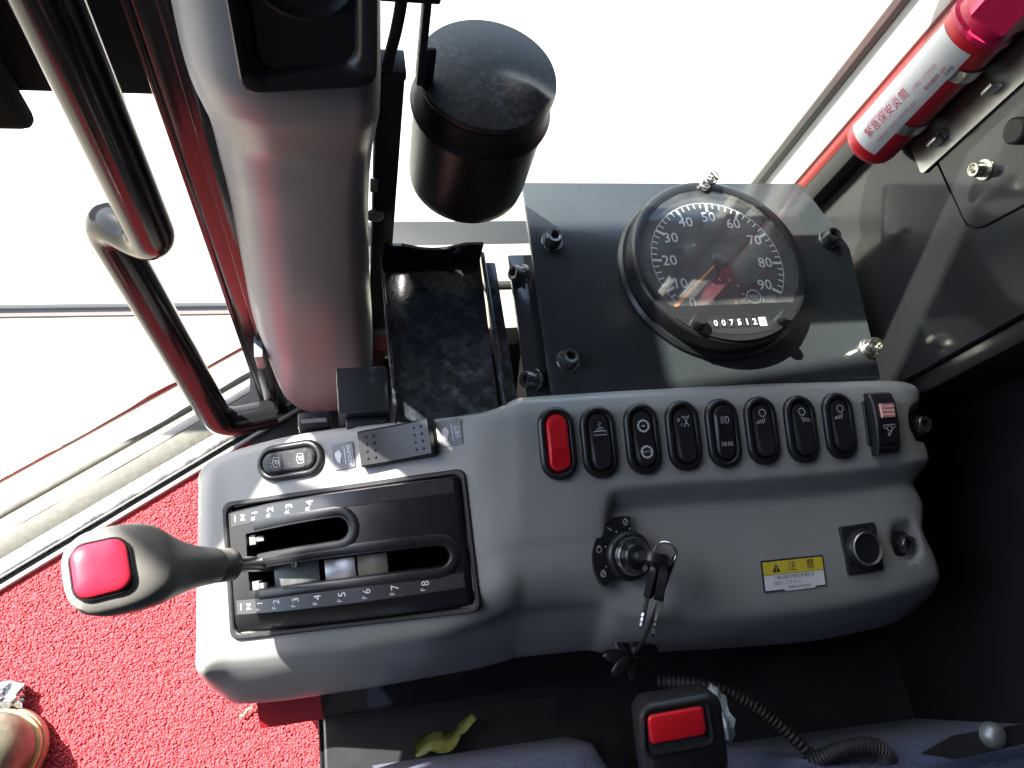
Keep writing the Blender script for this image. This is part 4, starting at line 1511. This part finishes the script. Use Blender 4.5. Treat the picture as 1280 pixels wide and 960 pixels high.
for z0, z1 in ((.222, .262), (.276, .338)):
    add('guard_rail', box((-.030, .4215, z0), (.4050, .4330, z1), .003), M['black_paint'], t)
t = root('lid_shade', (-.42, .76, .86), 'added unseen black visor plate on the roof edge', 'shade')
add('shade_plate', box((-.460, .640, .845), (-.335, .830, .8585), .003), M['trim_dark'], t)  # added out of view only to keep sun off the bin lid
t = root('sun_blocker', (-.37, .40, .33), 'unseen black mirror head on an arm beyond the front window', 'blocker')
MW = Matrix.Translation((-.322, .422, .330)) @ Matrix.Rotation(R(31), 4, 'Z')
add('blocker_slab', xf(box((-.082, -.034, -.012), (.118, .034, .012), .006), MW), M['trim_dark'], t)  # invented slab out of view, sized to throw shadow on the console corner
add('small_blocker_slab', xf(box((.034, -.090, -.010), (.118, -.036, .010), .005), MW), M['trim_dark'], t)  # second slab added out of view to darken the left label sticker
add('blocker_arm', tube([MW @ Vector((0, .0, .010)), Vector((-.40, .47, .50)), Vector((-.42, .58, .90))], .008, 12), M['black_paint'], t)
# ------------------------------------------------------------------ signal flare in its holder
fl = root('signal_flare', (.409, .335, .06), 'red emergency flare tube with white Japanese label in wall clips', 'flare')
FR = .0200
FC = Vector((.4075, .3350, .0))
FT = Matrix.Translation(FC)
add('tube', lathe([(.010, .0580), (.0160, .0592), (.0190, .0625), (FR, .0670), (FR, .1740), (.0190, .1745)], 48, FT), M['flare_red'], fl, angle=50)
add('cap', lathe([(.0212, .1750), (.0212, .1785), (.0190, .1800), (.0190, .30), (.0180, .3015)], 6 * 8, FT), M['flare_cap'], fl, angle=25)
add('cap_hex', rings([[(FC.x + r * math.cos(2 * PI * k / 6 + .3), FC.y + r * math.sin(2 * PI * k / 6 + .3), z) for k in range(6)] for r, z in ((.0205, .1850), (.0230, .1875), (.0230, .2400), (.0200, .2425))]), M['flare_cap'], fl, smooth=False)
# label wraps the side facing the camera
va = math.degrees(math.atan2(-FC.y, -FC.x))


def wrap(bm, r, a_mid, zmid):
    """flat x, y (y up the tube) onto the cylinder"""
    for v in bm.verts:
        a = R(a_mid) + v.co.x / r
        rr = r + v.co.z
        v.co = Vector((FC.x + rr * math.cos(a), FC.y + rr * math.sin(a), zmid + v.co.y))
    return bm


def grid(w, h, nx, ny):
    return rings([[(-w / 2 + w * i / nx, -h / 2 + h * j / ny, 0) for i in range(nx + 1)] for j in range(ny + 1)], closed=False)


LA = va - 20
lb = add('paper_label', wrap(grid(.0310, .0960, 16, 4), FR + .0003, LA, .1200), M['white_label'], fl, angle=60)


def wtext(body, size, cx, cy, m, width):
    o = text(body, Matrix.Identity(4), size, m, lb, width=width)
    W = WORLD[o.name]
    bm = bmesh.new()
    bm.from_mesh(o.data)
    bmesh.ops.subdivide_edges(bm, edges=[e for e in bm.edges if e.calc_length() > .002], cuts=1)
    bmesh.ops.transform(bm, matrix=W, verts=bm.verts)
    xf(bm, Matrix.Translation((cx, cy, .0005)) @ Matrix.Rotation(R(90), 4, 'Z'))
    wrap(bm, FR, LA, .1200)
    bmesh.ops.transform(bm, matrix=W.inverted(), verts=bm.verts)
    bm.to_mesh(o.data)
    bm.free()


wtext('緊急保安炎筒', .0082, .0010, -.0170, M['red_print'], .0440)
wtext('使用期限を確認して下さい', .0030, -.0035, -.0190, M['pink_print'], .030)
wtext('高速道路・踏切での緊急時に使用', .0028, .0100, -.0160, M['pink_print'], .040)
wtext('火薬類につき取扱注意', .0030, .0030, .0200, M['pink_print'], .022)
wtext('有効期限 4年', .0032, .0090, .0240, M['red_print'], .020)
wtext('日本製', .0028, .0120, .0330, M['dark_print'], .007)

fh = root('flare_holder', (.428, .31, .1), 'steel backing plate with two spring clips holding the red flare', 'holder')
add('backing_plate', prism(rpoly([(.2960, .0760), (.3430, .0760), (.3430, .2100), (.2960, .2100)], .003), .0004, .0020, .0003, 1, PW), M['steel'], fh, smooth=False)
for z in (.1010, .1520):
    loops = []
    for k in range(15):
        a = R(-20 - k * 15.5)
        pin = []
        for rr, dz in ((FR + .0006, -.0045), (FR + .0006, .0045), (FR + .0016, .0045), (FR + .0016, -.0045)):
            pin.append((FC.x + rr * math.cos(a + R(120)), FC.y + rr * math.sin(a + R(120)), z + dz))
        loops.append(pin)
    c = add('spring_clip', rings(loops), M['steel'], fh, angle=40)
    add('clip_tab', box((.4190, .3040, z - .0045), (.4275, .3070, z + .0045), .0004), M['steel'], c)
add('screw', xf(bolt_mesh(.0045, .0035), PW @ Matrix.Translation((.3080, .1050, .0022))), M['bolt'], fh)

# ------------------------------------------------------------------ keys
kr = root('key_ring', (.2, .05, 0), 'bunch of black headed keys and a dark charm hanging from the ignition', 'keys')
KB = low_face(.1790, .0585, .0045)
kz = (KB @ Vector((0, 0, .0130)))
kn = KB.to_3x3() @ Vector((0, 0, 1))


def key_head(W):
    pts = rpoly([(-.0105, -.0035), (.0105, -.0085), (.0150, .0000), (.0105, .0085), (-.0105, .0035)], [.002, .004, .005, .004, .002], 4)
    return xf(prism(pts, -.0030, .0030, .0012, 2), W)


HD = frame(kz + kn * .014 + Vector((.001, 0, 0)), kn, Vector((1, -.35, 0)))
add('key_head', key_head(HD), M['black'], kr)
add('key_neck', tube([kz - kn * .002, kz + kn * .006], .0030, 12), M['steel'], kr)
ringc = Vector((.1930, .0525, .0125))
RW = frame(ringc, Vector((.9, -.3, .4)), Vector((.2, .9, .3)))
add('split_ring', tube([RW @ Vector((.0070 * math.cos(a), .0070 * math.sin(a), .0006 * math.sin(a / 2))) for a in np.linspace(0, 4 * PI * .98, 60)], .0008, 8), M['chrome'], kr)
# hanging key
h0 = Vector((.1935, .0470, .0080))
h1 = Vector((.1915, .0040, -.0330))
hd = (h1 - h0).normalized()
HK = frame(h0 + hd * .012, hd, Vector((.5, .6, -.6)))
add('key_head', xf(prism(rpoly([(-.0150, -.0062), (-.006, -.0088), (.0100, -.0082), (.0150, -.0040), (.0150, .0040), (.0100, .0082), (-.006, .0088), (-.0150, .0062)], .004, 4), -.0030, .0030, .0013, 2), HK), M['black'], kr)
blade = [(.0145, -.0026), (.0300, -.0026), (.0315, -.0014), (.0335, -.0026), (.0355, -.0012), (.0380, -.0024), (.0400, -.0010), (.0425, -.0020), (.0460, 0.0), (.0440, .0026), (.0145, .0026)]
add('key_blade', xf(prism(blade, -.0009, .0009), HK), M['chrome'], kr, smooth=False)
HK2 = frame(Vector((.188, .043, .004)), Vector((-.08, -.72, -.70)), Vector((.7, .3, -.5)))
add('key_head', xf(prism(rpoly([(-.012, -.005), (.012, -.0075), (.012, .0075), (-.012, .005)], .004, 4), -.0022, .0022, .001, 2), HK2 @ Matrix.Translation((.006, 0, 0))), M['black'], kr)
add('key_blade', xf(prism([(p[0] * .92, p[1] * .9) for p in blade], -.0008, .0008), HK2 @ Matrix.Translation((.004, 0, -.002))), M['steel'], kr, smooth=False)
# strap and charm
add('strap', tube(smooth_path([(.2000, .0500, .0100), (.1965, .0300, -.0150), (.1920, .0060, -.0480), (.1900, -.0040, -.0700)], 8), .0014, 8), M['rubber'], kr)
for k in range(7):
    a = R(k * 51 + 12)
    c = Vector((.1900 + .0125 * math.cos(a), -.0060 + .0085 * math.sin(a), -.0760 + .003 * math.sin(2 * a)))
    bm = bmesh.new()
    bmesh.ops.create_uvsphere(bm, u_segments=14, v_segments=8, radius=1)
    bmesh.ops.scale(bm, vec=(.0090, .0048, .0020), verts=bm.verts)
    xf(bm, Matrix.Translation(c) @ Matrix.Rotation(a, 4, 'Z') @ Matrix.Rotation(R(14), 4, 'Y'))
    add('charm_petal', bm, M['black_paint'], kr)

# ------------------------------------------------------------------ seat, plinth, buckle, hoses and litter
t = root('seat_plinth', (.2, -.25, -.3), 'black box base of the seat beside the red carpet', 'seat base')
add('plinth_box', box((-.0310, -.70, -.302), (.50, -.0160, -.2050), .003), M['wall'], t)
add('corner_strip', box((-.0345, -.70, -.302), (-.0315, -.0180, -.2100), .0008), M['black_paint'], t)


def cushion(x0, x1, yedge, z0, top, name, par):
    nx, ny = 60, 34
    g = []
    for i in range(nx + 1):
        x = x0 + (x1 - x0) * i / nx
        row = []
        for j in range(ny + 1):
            s = j / ny
            e = yedge(x)
            y = e - .0 - s * .42
            rr = min(1.0, s * .42 / .035)
            ex_ = min(1.0, min(x - x0, x1 - x) / .03)
            h = top - .035 * (1 - math.sqrt(max(0, 1 - (1 - rr) ** 2))) - .035 * (1 - math.sqrt(max(0, 1 - (1 - ex_) ** 2)))
            h += .0025 * mnoise.noise(Vector((x * 14, y * 14, 2.0)))
            row.append((x, y, h))
        row = [(x, yedge(x), z0)] + row
        g.append(row)
    bm = rings(g, closed=False)
    return add(name, bm, M['seat'], par, angle=80)


st_ = root('seat', (.3, -.3, -.1), 'dark blue woven fabric seat cushion along the bottom edge', 'seat')
cushion(.006, .165, lambda x: -.0580 - .02 * x, -.21, -.0600, 'cushion', st_)
cushion(.235, .70, lambda x: -.0880 - .04 * max(0, x - .30) - .7 * max(0, .29 - x), -.21, -.0300, 'bolster', st_)
t = root('seat_bracket', (.39, -.08, -.03), 'black bracket with a domed rivet on the blue seat edge', 'bracket')
add('bracket_plate', prism(rpoly([(.362, -.0920), (.390, -.0850), (.50, -.0870), (.50, -.0970), (.386, -.0990)], .002), -.0310, -.0285), M['rubber'], t, smooth=False)
add('rivet', lathe([(.0088, -.0286), (.0085, -.0250), (.0068, -.0215), (.0040, -.0195), (.0012, -.0190)], 28, Matrix.Translation((.4180, -.0890, 0))), M['zinc_dull'], t)

bu = root('seat_buckle', (.18, -.06, 0), 'black seat belt buckle with a red release button', 'buckle')
BK = frame((.1830, -.0465, .0000), (1, -.035, .06), (0, .95, .30)) @ Matrix.Rotation(R(3), 4, 'Z')
bk_out = lambda o: rrect(.0520 - 2 * o, .0510 - 2 * o, .009, 5, .0050, -.0110)
add('buckle_body', loft_outline(bk_out, [(.002, -.024), (0, -.020), (0, -.004), (.0012, -.001), (.004, .0006)], BK), M['black'], bu, angle=50)
add('buckle_rim', xf(tube([(x, y, .0004) for x, y in rpoly([(-.0215, -.0140), (.0215, -.0140), (.0205, .0120), (-.0195, .0120)], .005, 5) + [(-.0215, -.0090)]], .0016, 8), BK), M['black'], bu)
add('release_button', loft_outline(lambda o: rrect(.0355 - 2 * o, .0170 - 2 * o, .003, 5, 0, .0005), [(0, -.002), (0, .0012), (.0006, .0022), (.0016, .0026)], BK), M['red_plastic'], bu, angle=50)
add('tongue_slot', prism(rrect(.0350, .0050, .001, 3, 0, -.0112), -.001, .0009, T=BK), M['dark_print'], bu, smooth=False)
for k in range(9):
    add('slot_rib', xf(box((-.0155 + k * .0038, -.0128, .0005), (-.0145 + k * .0038, -.0095, .0013)), BK), M['rubber'], bu, smooth=False)
add('buckle_stalk', xf(box((-.016, -.075, -.022), (.016, -.037, -.008), .003), BK), M['rubber'], bu)


def hose(name, pts, r, label):
    path = smooth_path(pts, 40)
    n = len(path)
    o = add(name, tube(path, lambda u: r * (1 + .10 * (1 if int(u * n / 2) % 2 else -1)), 14), M['rubber'])
    tag(o, label, 'hose', 'corrugated hoses by the seat')


hose('corrugated_hose', [(.215, -.025, -.100), (.245, -.033, -.085), (.275, -.050, -.080), (.300, -.075, -.080), (.33, -.11, -.085)], .0042, 'thin black corrugated hose beside the seat buckle')
hose('corrugated_hose', [(.290, -.100, -.085), (.305, -.090, -.062), (.322, -.084, -.050), (.342, -.087, -.046), (.360, -.104, -.06)], .0060, 'thick black corrugated hose lying against the seat bolster')


def crumple(name, c, sx, sy, sz, m, label, cat, k=1.0):
    bm = bmesh.new()
    bmesh.ops.create_icosphere(bm, subdivisions=3, radius=1)
    for v in bm.verts:
        n = mnoise.noise(v.co * 1.6) * .6 + mnoise.noise(v.co * 3.4 + Vector((3, 1, 2))) * .25
        v.co = v.co * (1 + n)
        v.co = Vector((c[0] + v.co.x * sx, c[1] + v.co.y * sy, c[2] + v.co.z * sz))
    o = add(name, bm, m, angle=20)
    tag(o, label, cat)


crumple('plastic_film', (.243, -.055, -.070), .0085, .0170, .012, M['film'], 'crumpled scrap of clear plastic film between buckle and hose', 'plastic scrap')

# dry leaf on the plinth
lf = []
cl = smooth_path([(.0395, -.0560, -.1990), (.0500, -.0470, -.1950), (.0640, -.0490, -.1930), (.0770, -.0420, -.1940), (.0880, -.0330, -.1890)], 6)
n = len(cl)
for i, p in enumerate(cl):
    u = i / (n - 1)
    wd = .0015 + .0088 * max(0, math.sin(PI * min(1, u * 1.35))) ** .8 * (1 - .2 * u) + .0030 * (u > .72)
    tt = (cl[min(i + 1, n - 1)] - cl[max(0, i - 1)]).normalized()
    sd_ = Vector((-tt.y, tt.x, 0)).normalized()
    tw = math.sin(u * 5.0) * .7
    lf.append([p + sd_ * wd * k * math.cos(tw) + Vector((0, 0, wd * (abs(k) ** 1.4) * .55 + wd * k * math.sin(tw) * .6)) for k in (-1, -.6, -.2, 0, .2, .6, 1)])
bm = rings(lf, closed=False)
bmesh.ops.solidify(bm, geom=bm.faces[:], thickness=.0004)
tag(add('dry_leaf', bm, M['leaf'], angle=60), 'curled yellow green leaf lying on the black seat base', 'leaf')

for i, (x, y, a) in enumerate(((-.1005, -.0060, 20), (-.088, -.063, -50))):
    pth = [Vector((x, y, -.2935)) + Vector((math.cos(R(a)) * s, math.sin(R(a)) * s + .0016 * math.sin(s * 500 + i), .001 * math.sin(s * 300))) for s in np.linspace(-.006, .006, 9)]
    tag(add('straw_scrap', tube(pth, lambda u: .0012 * (1 - .5 * u), 6), M['straw']), ['curled straw coloured scrap on the carpet near the console corner', 'straight straw coloured scrap on the carpet near the seat base'][i], 'scrap', 'straw scraps on the carpet')

# toe of a work boot
bt_ = root('boot', (-.30, -.03, -.3), 'toe of an olive work boot on the red carpet', 'boot')
BO = Vector((-.3000, -.0080, -.298))


def boot_out(k, z, dz=0.0):
    pts = []
    for i in range(48):
        a = 2 * PI * i / 48
        x = .047 * k * math.cos(a)
        y = .040 * k * math.sin(a)
        y = y if y > 0 else y * 4
        ca, sa = math.cos(R(35)), math.sin(R(35))
        pts.append((BO.x + x * ca + y * sa * .5, BO.y - x * sa * .3 + y * ca, BO.z + z))
    return pts


add('sole', rings([boot_out(1.0, 0), boot_out(1.04, .003), boot_out(1.04, .010), boot_out(1.02, .012)]), M['sole'], bt_)
add('welt', rings([boot_out(.99, .0125), boot_out(1.0, .014), boot_out(.99, .0165), boot_out(.95, .0175)]), M['welt'], bt_)
add('upper', rings([boot_out(.93, .0178), boot_out(.94, .026), boot_out(.91, .036), boot_out(.83, .047), boot_out(.68, .056), boot_out(.45, .062), boot_out(.2, .064)]), M['boot'], bt_, angle=60)
crumple('foil_wrapper', (-.2920, .0330, -.288), .0170, .0110, .009, M['silver'], 'crumpled silver wrapper on the carpet beyond the boot toe', 'wrapper')
